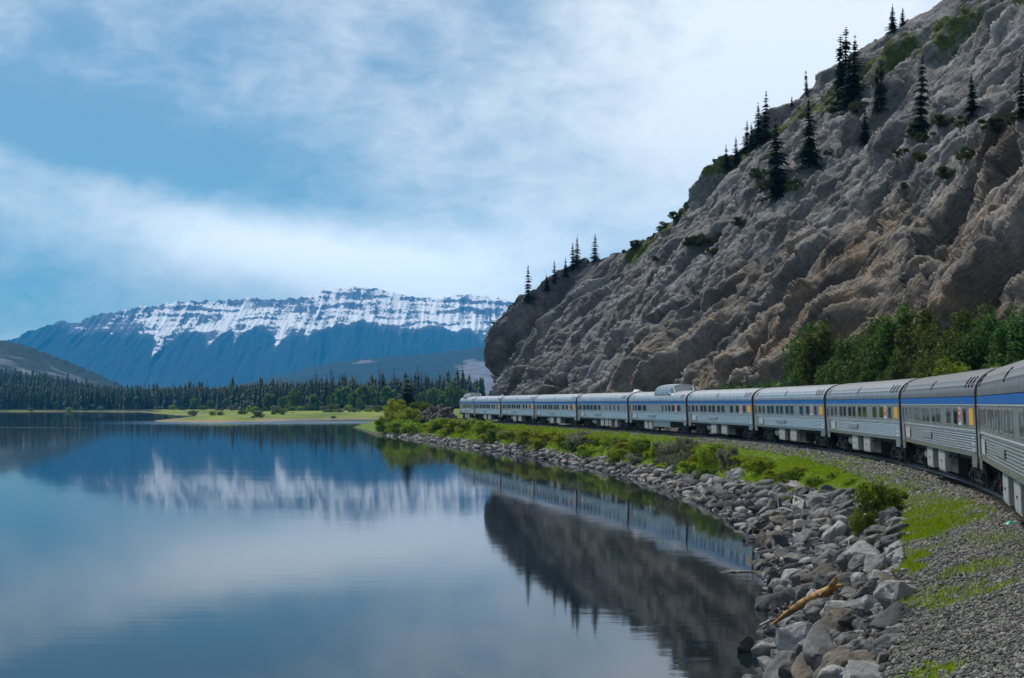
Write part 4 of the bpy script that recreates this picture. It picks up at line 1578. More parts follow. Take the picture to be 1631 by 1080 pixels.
# real relief: spurs and gullies of uneven size, fluted upper wall
spurs = fz3(c2 * 0.028 + axis_w * 0.02, v2 * 1.6, 7, 5)
ridged = 1 - np.abs(fz3((c2 + axis_w) * 0.045, v2 * 1.1, 12, 4)) * 2.2
Z = Z + (spurs * 46 + ridged * 34 - 20) * np.exp(-((v2 - 0.55) / 0.28) ** 2)
Z = Z + fz3(c2 * 0.13, v2 * 2.4, 3, 4) * 48 * sstep(0.5, 0.75, v2) * (1 - sstep(0.95, 1.0, v2))
elev = (Z - CAM_H) / Y * F                        # apparent height
pyv = HY - elev
base_line = np.interp(c2 + axis_w * 0.7, spur_px, spur_py) + 6 + 9 * fz3(c2 * 0.05, v2 * 6, 8, 4)
low_line = base_line.copy()
for gp, gl, gw_ in zip(gul_px, gul_low, gul_w):
    wgt = np.exp(-np.abs((c2 + axis_w * 0.5 - gp) / (gw_ * 0.5 + 0.30 * np.clip(gl - pyv, 0, 40))) ** 1.6)
    low_line = np.maximum(low_line, base_line + (gl - base_line) * wgt)
wy_ = pyv + fz3(c2 * 0.015, v2 * 2, 31, 3) * 10 + fz3(c2 * 0.15, v2 * 9, 33, 2) * 2
band = fz3(c2 * 0.010, wy_ * 0.16, 1, 3)
chute = fz3((c2 + axis_w * 1.2) * 0.085, pyv * 0.022, 6, 4)
spk = fz3(c2 * 0.42, pyv * 0.42, 2, 4)
cover = np.interp(cols, [-700, 60, 200, 290, 420, 560, 700, 820], [0.12, 0.16, 0.28, 0.49, 0.53, 0.54, 0.51, 0.49])[:, None]
talus = np.exp(-((pyv - (base_line - 9)) / 10) ** 2) * sstep(220, 300, c2)
cover = cover + fz3(c2 * 0.014, v2 * 1.5, 44, 2) * 0.30
snow = cover + band * 1.10 + chute * 0.85 + spk * 0.95 + talus * 0.20
snow = snow * sstep(3, -5, pyv - low_line + spk * 6)
trees_ = sstep(-4, 6, pyv - (low_line + 1 + spk * 10))
me = np_mesh('mountain', np.stack([X.ravel(), Y.ravel(), Z.ravel()], 1), grid_faces(len(cols), len(v)), True)
set_attr(me, 'snow', snow)
set_attr(me, 'trees', trees_)
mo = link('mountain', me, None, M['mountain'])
tag(mo, 'long snow-streaked blue mountain range beyond the lake', 'mountain', kind='structure')

# nearer wooded ridge with pale scree, right half
rpx = [330, 380, 430, 500, 560, 620, 690, 740, 780, 830, 900]
rpy = [622, 613, 601, 584, 573, 568, 563, 557, 549, 542, 540]
cols, v, c2, v2, X, Y, Z = ridge_mesh('ridge', rpx, rpy, 6200, 4600, -8, 300, 90, 9.0, 26, 0.95, 0.03)
me = np_mesh('wooded_ridge', np.stack([X.ravel(), Y.ravel(), Z.ravel()], 1), grid_faces(len(cols), len(v)), True)
pyv = HY - (Z - CAM_H) / Y * F
pale = 0.75 * sstep(690, 770, c2) * sstep(560, 580, pyv) + 0.75 * np.exp(-((c2 - 582) / 26) ** 2 - ((pyv - 577 + (c2 - 582) * 0.1) / 5) ** 2)
set_attr(me, 'pale', pale)
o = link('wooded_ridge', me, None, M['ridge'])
tag(o, 'low blue wooded ridge with pale scree in front of the snowy range', 'ridge', kind='structure')
# rocky hill on the left
lpx = [-500, -300, -120, -40, 0, 30, 60, 90, 120, 150, 170, 195, 230]
lpy = [528, 524, 530, 537, 541, 547, 557, 569, 581, 593, 603, 614, 626]
cols, v, c2, v2, X, Y, Z = ridge_mesh('hill', lpx, lpy, 3400, 2500, -5, 260, 90, 15.0, 14, 0.9, 0.03)
me = np_mesh('rocky_hill', np.stack([X.ravel(), Y.ravel(), Z.ravel()], 1), grid_faces(len(cols), len(v)), True)
set_attr(me, 'pale', 0.30 + 0.18 * np.exp(-((v2 - 0.68) / 0.22) ** 2) - 0.45 * sstep(0.88, 1.0, v2))
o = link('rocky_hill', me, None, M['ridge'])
tag(o, 'grey rocky hill rising at the left above the dark forest', 'hill', kind='structure')
# ================================================================ trees and plants
def leaf_quads(c, size, r, up=0.0, aspect=1.6, jitter=0.5):
    """one small leaf-shaped face (two triangles) at every centre"""
    n = len(c)
    a = r.normal(size=(n, 3))
    a[:, 2] += up
    a /= np.linalg.norm(a, axis=1)[:, None]
    b_ = np.cross(a, r.normal(size=(n, 3)))
    b_ /= np.linalg.norm(b_, axis=1)[:, None] + 1e-9
    sz = (size * (1 + jitter * (r.random(n) - 0.5) * 2))[:, None] if not np.isscalar(size) else (size * (1 + jitter * (r.random(n) - 0.5) * 2))[:, None]
    a = a * sz * aspect
    b_ = b_ * sz
    v = np.stack([c - a, c + b_ * 0.8, c + a, c - b_ * 0.8], 1).reshape(-1, 3)
    return v, np.arange(n * 4).reshape(-1, 4)


def spruce_mesh(seed, h=10.0, spread=0.17, tiers=26, per=9, tuft=5, ragged=0.3, bare=0.04, top_thin=1.0):
    """drooping whorled branches as many small needle tufts"""
    r = np.random.default_rng(seed)
    cs, vs = [], []
    for k in range(tiers):
        t = bare + (1 - bare) * min(0.995, (k + r.normal() * 0.9 + 0.5) / tiers) if tiers > 20 else bare + (1 - bare) * (k + r.random() * 0.6) / tiers
        t = max(bare, t)
        L = h * spread * (1 - t) ** (0.85 * top_thin) * (1 + ragged * r.normal() * 0.6) + h * 0.008
        L = max(L, h * 0.008)
        nb = max(4, int(per * (0.5 + 0.7 * (1 - t))))
        a0 = r.random() * 6.28
        for q in range(nb):
            if r.random() < 0.12:
                continue
            a = a0 + 6.28 * q / nb + r.normal() * 0.2
            l = L * (0.7 + 0.5 * r.random())
            d = np.array([math.cos(a), math.sin(a), 0])
            side = np.array([-d[1], d[0], 0])
            for j in range(tuft):
                u = (j + 0.6) / tuft
                base = d * l * u + np.array([0, 0, t * h - l * 0.38 * u ** 1.4 + l * 0.05])
                wid = l * 0.34 * (1.15 - u * 0.75) + h * 0.011
                ln = l * 0.70 / tuft + h * 0.009
                dz = -0.35 * ln
                p0 = base - d * ln
                p1 = base + d * ln * 1.3 + np.array([0, 0, dz])
                dr = np.array([0, 0, -wid * (0.35 + 0.3 * r.random())])
                vs += [p0, base + side * wid * (0.8 + 0.4 * r.random()) + dr, p1, base - side * wid * (0.8 + 0.4 * r.random()) + dr]
    v = np.array(vs)
    f = np.arange(len(v)).reshape(-1, 4)
    me = np_mesh('needles', v, f)
    tr = MB()
    tr.tube([(0, 0, -h * 0.04), (0, 0, h * 0.3), (0, 0, h * 0.7), (0, 0, h * 1.0)], [h * 0.018, h * 0.014, h * 0.008, h * 0.001], 7)
    return me, tr.mesh('trunk', 60)


def crown_mesh(name, seed, rx, ry, rz, nblob, nleaf, size, base=0.0, up=0.3):
    """leaf clumps scattered through uneven lobes; open gaps between them"""
    r = np.random.default_rng(seed)
    out = []
    for k in range(nblob):
        a = r.random() * 6.28
        el_ = r.random()
        rad = math.sqrt(r.random()) * 0.72
        c = np.array([math.cos(a) * rad * rx, math.sin(a) * rad * ry, base + rz * (0.15 + 0.80 * el_ * (1 - 0.45 * rad))])
        br = np.array([rx, ry, rz * 0.55]) * (0.22 + 0.22 * r.random()) * (1 - 0.35 * el_)
        n = int(nleaf / nblob)
        d = r.normal(size=(n, 3))
        d /= np.linalg.norm(d, axis=1)[:, None]
        q = c + d * br * (r.random(n) ** 0.40)[:, None]
        out.append(q)
    c = np.concatenate(out)
    c[:, 2] = np.maximum(c[:, 2], base * 0.5 + 0.02)
    v, f = leaf_quads(c, size, r, up)
    return np_mesh(name, v, f)


def limbs_mesh(seed, h, spread, n=6, r0=0.02):
    r = np.random.default_rng(seed)
    m = MB()
    m.tube([(0, 0, -0.05 * h), (0.01 * h, 0, 0.3 * h), (0, 0.02 * h, 0.6 * h), (0.01 * h, 0, 0.86 * h)], [r0 * h, r0 * 0.8 * h, r0 * 0.5 * h, r0 * 0.12 * h], 7)
    for k in range(n):
        a, z = 6.28 * k / n + r.random(), h * (0.25 + 0.5 * k / n)
        d = Vector((math.cos(a), math.sin(a), 0.7))
        p = Vector((0, 0, z))
        m.tube([p, p + d * spread * 0.4, p + d * spread * 0.8 + Vector((0, 0, 0.05 * h))], [r0 * 0.45 * h, r0 * 0.3 * h, r0 * 0.08 * h], 5)
    return m.mesh('trunk', 60)


def stems_mesh(seed, h, spread, n=7, rad=0.02):
    r = np.random.default_rng(seed)
    m = MB()
    for k in range(n):
        a = 6.28 * k / n + r.random()
        l = spread * (0.4 + 0.5 * r.random())
        m.tube([(0, 0, -0.1), (math.cos(a) * l * 0.4, math.sin(a) * l * 0.4, h * 0.45), (math.cos(a) * l, math.sin(a) * l, h * (0.7 + 0.25 * r.random()))], [rad, rad * 0.7, rad * 0.25], 5)
    return m.mesh('stems', 60)


def plant(name, meshes, loc, scale, rz, label, cat, group, mats, parts=('crown', 'trunk'), sz=None):
    o = empty(name, loc, (0, 0, rz))
    o.scale = (scale, scale, scale * (sz or 1.0))
    if name in ('spruce_tree', 'forest_spruce'):          # no two stand quite straight or equally full
        o.rotation_euler = (random.gauss(0, 0.022), random.gauss(0, 0.022), rz)
        f_ = random.uniform(0.85, 1.25)
        o.scale = (scale * f_, scale * f_, scale)
    for me_, mt_, pn_ in zip(meshes, mats, parts):
        link(pn_, me_, o, mt_)
    tag(o, label, cat, group)
    return o


def ordinal(k):
    w = ['first', 'second', 'third', 'fourth', 'fifth', 'sixth', 'seventh', 'eighth', 'ninth', 'tenth', 'eleventh', 'twelfth', 'thirteenth', 'fourteenth', 'fifteenth', 'sixteenth', 'seventeenth', 'eighteenth', 'nineteenth', 'twentieth']
    return w[k] if k < len(w) else '%dth' % (k + 1)


SP = [spruce_mesh(100 + k, 10.0, sp, 52, 6, 5, rg, 0.03, tt) for k, (sp, rg, tt) in enumerate(((0.135, 0.8, 1.0), (0.105, 1.0, 0.9), (0.17, 0.7, 1.1), (0.085, 1.1, 0.8)))]
SPW = spruce_mesh(140, 10.0, 0.33, 34, 14, 7, 0.2, 0.0, 0.9)

# spruces on the cliff: (foot px, foot py, height px, shape, label)
cl_trees = [
    (838, 481, 58, 0, 'lone spruce at the lake end of the cliff skyline'),
    (872, 458, 26, 2, 'small bushy spruce leading the row climbing the lower cliff skyline'),
    (886, 446, 36, 1, 'spruce second in the row climbing the lower cliff skyline'),
    (899, 437, 30, 2, 'short spruce third in the row climbing the lower cliff skyline'),
    (912, 424, 42, 0, 'spruce fourth in the row climbing the lower cliff skyline'),
    (919, 418, 48, 1, 'thin taller spruce at the upper end of the lower skyline row'),
    (941, 404, 42, 0, 'thick dark spruce standing alone just above the lower skyline row'),
    (1155, 268, 38, 2, 'leftmost spruce of the mid cliff skyline group'),
    (1170, 256, 44, 1, 'second spruce of the mid cliff skyline group'),
    (1187, 240, 48, 2, 'third, bushy spruce of the mid cliff skyline group'),
    (1198, 232, 42, 1, 'fourth, thin spruce of the mid cliff skyline group'),
    (1208, 226, 62, 1, 'fifth spruce of the mid cliff skyline group'),
    (1217, 222, 76, 0, 'tallest spruce of the mid cliff skyline group'),
    (1263, 164, 18, 1, 'tiny spruce on the bare skyline between the mid and upper groups'),
    (1281, 147, 38, 3, 'thin spire-like spruce on the bare skyline below the big clump'),
    (1335, 148, 95, 3, 'left thin spire in the dark clump at the upper cliff edge'),
    (1345, 146, 100, 3, 'middle thin spire in the dark clump at the upper cliff edge'),
    (1358, 150, 96, 1, 'right spire in the dark clump at the upper cliff edge'),
    (1338, 165, 72, 2, 'broad spruce at the lower left of the upper cliff clump'),
    (1352, 168, 78, 2, 'broad spruce at the lower right of the upper cliff clump'),
    (1420, 36, 44, 1, 'left of the two spruces on the topmost skyline'),
    (1431, 32, 30, 0, 'right of the two spruces on the topmost skyline'),
    (1233, 310, 122, 1, 'tall spruce on the cliff face beside a mossy ledge'),
    (1286, 258, 108, 1, 'tall dark spruce on the cliff face under the skyline'),
    (1296, 258, 50, 2, 'short spruce touching a tall one on the cliff face'),
    (1376, 226, 60, 1, 'single small spruce on bare rock below the upper clump'),
    (1394, 176, 72, 3, 'left of the close pair of thin spires right of the upper clump'),
    (1402, 174, 78, 3, 'right of the close pair of thin spires right of the upper clump'),
    (1462, 212, 122, 0, 'large conical spruce standing alone on the upper cliff face'),
    (1549, 178, 66, 1, 'spruce on a green ledge at the upper right of the cliff'),
    (1627, 185, 70, 0, 'dark spruce cut by the picture edge on the upper cliff'),
]
for (px, py, hp, shp, lab) in cl_trees:
    q = cliff_at(px, py)
    hgt_m = hp / F * q[1]
    plant('spruce_tree', SP[shp], (q[0], q[1], q[2] - 0.35), hgt_m / 10 * 1.04, random.random() * 6.28, lab, 'spruce', 'spruces growing on the cliff', (M['spruce'], M['bark']))

# juniper mats on ledges
JU = [crown_mesh('foliage', 200 + k, 1.6, 1.4, 1.5, 16, 2200, 0.055) for k in range(3)]
ju = [(1010, 372, 30), (1050, 352, 34), (1075, 342, 26), (1100, 382, 40), (1130, 378, 46), (1205, 275, 34), (1222, 292, 40), (1262, 292, 40), (1180, 356, 30), (1130, 398, 30), (1330, 168, 40),
      (1362, 172, 36), (1412, 172, 34), (1318, 240, 22), (1440, 298, 18), (1430, 240, 34), (1470, 250, 40), (1500, 190, 40), (1475, 218, 40), (1535, 190, 42), (1580, 200, 46), (1612, 190, 40),
      (1540, 245, 44), (1505, 275, 40), (1455, 212, 34), (1046, 410, 22), (1240, 302, 40)]
for k, (px, py, wp) in enumerate(ju):
    q = cliff_at(px, py)
    wm = wp / F * q[1] / 3.0
    plant('juniper_shrub', (JU[k % 3],), (q[0], q[1], q[2] - 0.75 * wm), wm * 1.1, random.random() * 6.28, 'dark juniper mat on a cliff ledge, %s from the lake end' % ordinal(sorted(range(len(ju)), key=lambda i: ju[i][0]).index(k)), 'shrub', 'juniper mats on the cliff', (M['juniper'],), ('foliage',))

# broadleaf and conifer trees between train and cliff, right side
BT = [(crown_mesh('crown', 300 + k, 1.75, 1.75, 5.7, 52, 13000, 0.050, 0.7), limbs_mesh(320 + k, 6.5, 1.7)) for k in range(4)]
bt = [(1292, 612, 108, 0), (1318, 612, 112, 1), (1345, 611, 80, 2), (1372, 608, 74, 1), (1398, 606, 112, 0), (1420, 604, 104, 3), (1446, 602, 132, 1), (1474, 598, 120, 0), (1500, 596, 98, 3),
      (1530, 592, 104, 2), (1552, 590, 120, 1), (1580, 586, 100, 0), (1606, 582, 96, 3), (1634, 576, 104, 1), (1385, 606, 46, 2), (1330, 611, 52, 3), (1432, 604, 56, 2), (1470, 600, 60, 3)]
for k, (px, py, hp, vi) in enumerate(bt):
    Yt = float(np.interp(px, [1280, 1400, 1520, 1640], [139, 124, 112, 104])) + (2.5 if hp > 90 else -4.5)
    hp = hp * 1.16
    x = (px - CX) / F * Yt
    s_, w_ = track_sw(x, Yt)
    zt = float(bank_z(s_, w_))
    top = CAM_H + (HY - (py - hp)) / F * Yt
    plant('broadleaf_tree', BT[vi], (x, Yt, zt), (top - zt) / 6.9, random.random() * 6.28, 'dark green tree behind the train, %s from the lake end of the grove' % ordinal(sorted(range(len(bt)), key=lambda i: bt[i][0]).index(k)), 'tree', 'grove between train and cliff', (M['broad'], M['bark']))
for (px, py, hp, lab) in ((1513, 592, 52, 'bright lime green sapling in front of the dark grove'), (1594, 576, 22, 'small bright lime green sapling just above the nearest roof')):
    Yt = 101.0
    x = (px - CX) / F * Yt
    s_, w_ = track_sw(x, Yt)
    zt = float(bank_z(s_, w_))
    top = CAM_H + (HY - (py - hp)) / F * Yt
    plant('sapling_tree', BT[3], (x, Yt, zt), (top - zt) / 6.9, 1.0, lab, 'tree', None, (M['lime'], M['bark']), sz=1.0)
SH = [(crown_mesh('foliage', 400 + k, 1.0, 1.0, 1.25, 26, 4200, 0.030, 0.05), stems_mesh(420 + k, 1.1, 0.8)) for k in range(5)]
for (px, py, hp, lab) in ((965, 628, 20, 'bright green bush at the cliff foot above the dining car'), (1212, 618, 34, 'dark green bush at the cliff foot above the fourth nearest car')):
    Yt = float(np.interp(px, [965, 1212], [215, 150]))
    x = (px - CX) / F * Yt
    top = CAM_H + (HY - (py - hp)) / F * Yt
    plant('cliff_foot_bush', SH[0], (x, Yt, 2.8), (top - 2.8) / 1.35, 0.5, lab, 'bush', None, (M['shrub'] if px < 1000 else M['broad'], M['bark']), ('foliage', 'stems'))

# far forest: front trees one by one, the rest as one mass
def low_spruce(n_t=7, seg=7, seed=0):
    r = np.random.default_rng(seed)
    v, f = [], []
    for k in range(n_t):
        z0, z1 = 0.06 + 0.9 * k / n_t, 0.06 + 0.9 * (k + 1.75) / n_t
        z1 = min(z1, 1.0)
        rad = 0.135 * (1 - k / n_t) ** 0.8 * (0.85 + 0.3 * r.random()) + 0.012
        b_ = len(v)
        a0 = r.random() * 6
        for q in range(seg):
            rr = rad * (0.6 + 0.75 * r.random())
            a = a0 + 6.28 * q / seg
            v.append((math.cos(a) * rr, math.sin(a) * rr, z0 - 0.02 * r.random()))
        v.append((0, 0, z1))
        f += [(b_ + q, b_ + (q + 1) % seg, b_ + seg) for q in range(seg)]
    return np.array(v), np.array(f)


LS = [low_spruce(7, 7, k) for k in range(6)]
rf = np.random.default_rng(31)


def forest_edge(px):
    return np.interp(px, [-300, 0, 240, 330, 400, 470, 560, 745], [1440, 1440, 1440, 1330, 1150, 1060, 1020, 1000])


FT = [spruce_mesh(160 + k, 10.0, sp, 16, 7, 3, 0.4, 0.05, 1.0) for k, sp in enumerate((0.12, 0.095, 0.14))]
front = []
for k in range(190):
    px = rf.uniform(-15, 752)
    Y_ = forest_edge(px) + rf.uniform(0, 45)
    x = (px - CX) / F * Y_
    front.append((px, x, Y_))
front.sort()
zl, dl = land_z([q[1] for q in front], [q[2] for q in front])
for (px, x, Y_), z_, d_ in zip(front, zl, dl):
    if d_ < 8:
        continue
    hgt_m = rf.uniform(13, 22) * (1.1 if px > 400 else 1.0) * (1.2 if rf.random() < 0.12 else 1.0)
    sec = ('left of the sandbar' if px < 245 else 'behind the sandbar' if px < 430 else 'behind the open meadow' if px < 610 else 'beside the cliff')
    k_ = int(rf.integers(3))
    plant('forest_spruce', FT[k_], (x, Y_, z_ - 0.2), hgt_m / 10, rf.random() * 6.28, 'dark spruce in the front row of the far forest ' + sec, 'spruce', 'front row of the far forest ' + sec, (M['pine'], M['bark']))
fv, ff = [], []
cnt = 0
n_try = 5200
pxr = rf.uniform(-120, 770, n_try)
dep = rf.random(n_try) ** 1.5 * 1150
Yr = forest_edge(pxr) + 30 + dep
xr = (pxr - CX) / F * Yr
zr, dr = land_z(xr, Yr)
hr = rf.uniform(11, 21, n_try) * np.where(rf.random(n_try) < 0.1, 1.25, 1.0)
ar = rf.uniform(0, 6.28, n_try)
for i in range(n_try):
    if dr[i] < 12:
        continue
    lv, lf = LS[i % 6]
    ca, sa = math.cos(ar[i]), math.sin(ar[i])
    q = np.stack([lv[:, 0] * ca - lv[:, 1] * sa, lv[:, 0] * sa + lv[:, 1] * ca, lv[:, 2]], 1) * hr[i]
    fv.append(q + (xr[i], Yr[i], zr[i] - 0.3))
    ff.append(lf + cnt)
    cnt += len(lv)
o = link('forest', np_mesh('forest', np.concatenate(fv), np.concatenate(ff)), None, M['pine'])
tag(o, 'dense dark spruce forest covering the far shore and hillside', 'forest', kind='stuff')

# aspens and willow bushes on the far shore
AS = [(crown_mesh('crown', 500 + k, 2.6, 2.6, 6.2, 26, 1500, 0.30, 1.0), limbs_mesh(520 + k, 7, 2.0)) for k in range(3)]
asp = [(428, 1), (452, 0.8), (470, 1.2), (500, 0.9), (548, 1.25), (566, 1.0), (583, 1.3), (618, 1.2), (636, 0.8), (690, 1.1), (706, 0.9), (722, 1.3), (735, 1.0), (670, 0.9), (360, 0.7), (335, 0.6), (90, 0.6), (120, 0.7), (310, 0.8), (530, 0.9)]
for k, (px, sc) in enumerate(asp):
    Y_ = float(forest_edge(px)) - rf.uniform(5, 25)
    x = (px - CX) / F * Y_
    z_, d_ = land_z([x], [Y_])
    plant('aspen_tree', AS[k % 3], (x, Y_, float(z_[0]) - 0.1), 1.75 * sc, rf.random() * 6, 'pale green aspen before the far forest, %s from the left' % ordinal(sorted(range(len(asp)), key=lambda i: asp[i][0]).index(k)), 'tree', 'aspens before the far forest', (M['aspen'], M['bark']))
wil = [(255, 1385, 1.4), (275, 1300, 1.6), (292, 1250, 1.3), (308, 900, 1.5), (322, 1200, 1.8), (338, 860, 1.3), (352, 830, 1.0), (368, 1100, 1.7), (385, 840, 1.2), (402, 900, 1.8), (420, 1000, 1.3), (440, 960, 1.6), (462, 1000, 1.8),
       (478, 990, 1.4), (496, 985, 1.7), (515, 985, 1.5), (532, 980, 1.9), (555, 975, 1.7), (572, 972, 1.4), (590, 960, 1.6), (604, 930, 1.8), (110, 1395, 1.5), (135, 1395, 1.3), (160, 1395, 1.6), (50, 1395, 1.3), (620, 900, 1.5), (640, 800, 1.3)]
rw = np.random.default_rng(5)
for c_ in range(13):
    pc = rw.uniform(262, 640)
    lo_y = np.interp(pc, [262, 330, 430, 600, 640], [900, 700, 655, 730, 690])
    yc = rw.uniform(lo_y, forest_edge(pc) - 20)
    for _ in range(int(rw.integers(2, 6))):
        wil.append((float(pc + rw.normal() * 9), float(yc + rw.normal() * 18), float(rw.uniform(0.3, 1.15))))
for k, (px, Y_, sc) in enumerate(wil):
    x = (px - CX) / F * Y_
    z_, d_ = land_z([x], [float(Y_)])
    plant('willow_bush', SH[k % 5], (x, Y_, float(z_[0]) - 0.1), 2.3 * sc, rf.random() * 6, 'rounded green bush on the far meadow, %s from the left' % ordinal(sorted(range(len(wil)), key=lambda i: wil[i][0]).index(k)), 'bush', 'bushes on the far meadow', ((M['aspen'], M['shrub'], M['broad'], M['greyshrub'])[k % 4], M['bark']), ('foliage', 'stems'), 0.8)

# lone dark spruce and outcrop by the tail
x, y, z = at(648, 646, 372)
plant('spruce_tree', SPW, (x, y, 2.2), 1.05, 0.3, 'lone broad dark spruce left of the rock outcrop', 'spruce', None, (M['spruce'], M['bark']))
for (px, py, Y_, sc, lab) in ((712, 645, 400, 2.3, 'pale green sapling between the outcrop and the train tail'), (682, 640, 380, 1.6, 'pale green shrub behind the top of the outcrop'), (666, 628, 384, 1.9, 'pale green shrub between the lone spruce and the outcrop')):
    x, y, z = at(px, py, Y_)
    plant('sapling', SH[1], (x, y, 2.4), sc, 0.2, lab, 'sapling', None, (M['aspen'], M['bark']), ('foliage', 'stems'), 1.15)

# bushes on the embankment; (px, py of foot, width px, height px, tone)
bk = [(858, 718, 40, 22, 0), (912, 722, 38, 22, 1), (938, 728, 40, 22, 0), (985, 738, 38, 24, 0), (1012, 742, 36, 22, 2), (1100, 758, 36, 26, 0), (1128, 766, 34, 24, 1), (1205, 744, 44, 22, 0), (1275, 756, 44, 18, 0), (780, 708, 36, 18, 0), (830, 714, 34, 18, 2), (712, 698, 36, 16, 0), (618, 688, 40, 40, 0), (632, 680, 46, 40, 0), (650, 684, 44, 36, 0), (668, 672, 34, 40, 1), (640, 694, 50, 26, 0), (690, 690, 40, 26, 0), (705, 684, 40, 22, 0), (725, 690, 38, 20, 0), (660, 694, 40, 22, 0), (612, 692, 30, 24, 1),
      (745, 694, 44, 24, 0), (770, 698, 48, 26, 0), (795, 702, 46, 26, 1), (820, 704, 50, 26, 0), (845, 708, 46, 28, 0), (870, 710, 52, 28, 0), (898, 712, 44, 26, 0), (928, 716, 50, 32, 2), (950, 714, 48, 30, 0), (975, 722, 44, 28, 0),
      (1000, 724, 50, 34, 0), (1024, 732, 44, 30, 1), (1048, 738, 44, 36, 0), (1068, 742, 56, 46, 2), (1090, 742, 46, 40, 2), (1118, 748, 42, 36, 0), (1140, 752, 54, 44, 0), (1162, 752, 40, 44, 2), (1186, 748, 44, 26, 0), (1215, 756, 46, 26, 0),
      (1240, 768, 46, 24, 0), (1262, 772, 40, 24, 1), (1300, 776, 46, 26, 0), (1258, 806, 34, 18, 1), (1395, 840, 84, 84, 1), (1424, 824, 74, 62, 1), (1380, 858, 50, 50, 1), (1360, 770, 40, 16, 0), (1335, 760, 44, 16, 0)]
tone_m = [M['shrub'], M['broad'], M['greyshrub']]
tone_w = ['yellow-green', 'deep green', 'grey-green']
M['midshrub'] = leafmat('rose_leaves', (0.045, 0.085, 0.010), (0.16, 0.235, 0.035), 0.02)
tone_m[1] = M['midshrub']
order = sorted(range(len(bk)), key=lambda i: bk[i][0])
for k, (px, py, wp, hp, tn) in enumerate(bk):
    hit = ground_hit(px, py)
    if hit is None:
        continue
    s_, w_, x, y, z = hit
    wm, hm = wp / F * y, hp / F * y
    o = plant('embankment_bush', SH[k % 5], (x, y + wm * 0.3, float(bank_z(*track_sw(x, y + wm * 0.3))) - 0.15), wm / 2.0 * (1.25 if px < 1300 else 1.0), rf.random() * 6.28,
              '%s bush on the embankment, %s bank bush from the tail' % (tone_w[tn], ordinal(order.index(k))), 'bush', 'bushes along the embankment', (tone_m[tn], M['bark']), ('foliage', 'stems'))
    o.scale[2] = hm / 1.3 * (rf.uniform(0.85, 1.3) if px < 1300 else 1.0)

# grass on the bank
rg = np.random.default_rng(77)
NG = 80000
gs = np.where(rg.random(NG) < 0.45, rg.uniform(40, 110, NG), rg.uniform(100, 400, NG))
gw = rg.uniform(-11.5, -1.7, NG)
gx_, gy_ = track_pt(gs, gw)
tp = (ballast_w(gs) - gw) / (ballast_w(gs) - shore_w(gs))
lo_ = np.interp(gy_, [0, 60, 75, 100, 130, 300, 400], [0.0, 0.0, 0.35, 0.68, 0.86, 0.89, 0.97])
gn = fbm(np.stack([gx_, gy_, gx_ * 0], 1) * 0.35 + 40, 3)
keep = (tp > -0.05 + 0.1 * gn) & (tp < lo_ + 0.12 * gn)
near_patch = (gn > 0.13) & (tp > -0.35) & (tp < 0.35) & (gy_ < 78)
keep |= near_patch
gx_, gy_, gs, gw, gn = gx_[keep], gy_[keep], gs[keep], gw[keep], gn[keep]
extra = []
for (px, py, rx, ry) in ((1462, 826, 60, 36), (1440, 852, 44, 28), (1476, 812, 44, 24), (1420, 786, 40, 14),  (1484, 836, 34, 18), (1450, 800, 40, 16), (1470, 845, 40, 20), (1455, 905, 22, 10), (1470, 885, 26, 8), (1345, 742, 60, 10), (1560, 905, 46, -26), (1450, 955, 24, -12), (1500, 1070, 40, -16), (1395, 770, 30, 8), (1370, 790, 26, 8), (1520, 960, 60, -40), (1580, 860, 40, -20)):
    hit = ground_hit(px, py)
    if hit:
        s_, w_, x, y, z = hit
        n_ = int(rx * ry * 4.0) if ry > 0 else int(rx * -ry * 0.32)      # negative: thin scattered weeds
        ry = abs(ry)
        a = rg.uniform(0, 6.28, n_)
        r_ = np.sqrt(rg.random(n_)) * 1.25
        e_ = np.stack([x + np.cos(a) * r_ * rx / F * y, y + np.sin(a) * r_ * (ry / F * y) / max(0.06, (CAM_H - z) / y) * 0.7], 1)
        ok_ = fbm(np.stack([e_[:, 0], e_[:, 1], e_[:, 0] * 0], 1) * 0.9 + 3, 3) > (r_ - 0.75) * 0.8 + rg.normal(size=n_) * 0.12
        extra.append(e_[ok_])
ex = np.concatenate(extra)
es = np.array([track_sw(a, b_) for a, b_ in ex])
gx_ = np.concatenate([gx_, ex[:, 0]])
gy_ = np.concatenate([gy_, ex[:, 1]])
gs = np.concatenate([gs, es[:, 0]])
gw = np.concatenate([gw, es[:, 1]])
gz_ = bank_z(gs, gw)
n = len(gx_)
nb = 4
base = np.repeat(np.stack([gx_, gy_, gz_], 1), nb, 0) + rg.normal(size=(n * nb, 3)) * (0.07, 0.07, 0)
sc_ = np.clip(np.repeat(gy_, nb) / 110, 0.7, 2.2)
L_ = rg.uniform(0.07, 0.22, n * nb) * sc_ ** 0.8
ang = rg.uniform(0, 6.28, n * nb)
lean = rg.uniform(0.1, 0.8, n * nb)
wd = 0.018 * sc_ ** 1.2
side = np.stack([-np.sin(ang), np.cos(ang), ang * 0], 1) * wd[:, None]
tip = base + np.stack([np.cos(ang) * lean * L_, np.sin(ang) * lean * L_, L_], 1)
v = np.stack([base - side - (0, 0, 0.03), base + side - (0, 0, 0.03), tip], 1).reshape(-1, 3)
o = link('grass', np_mesh('grass', v, np.arange(len(v)).reshape(-1, 3)), None, M['grass'])
tag(o, 'bright green grass growing on the railway embankment', 'grass', kind='stuff')
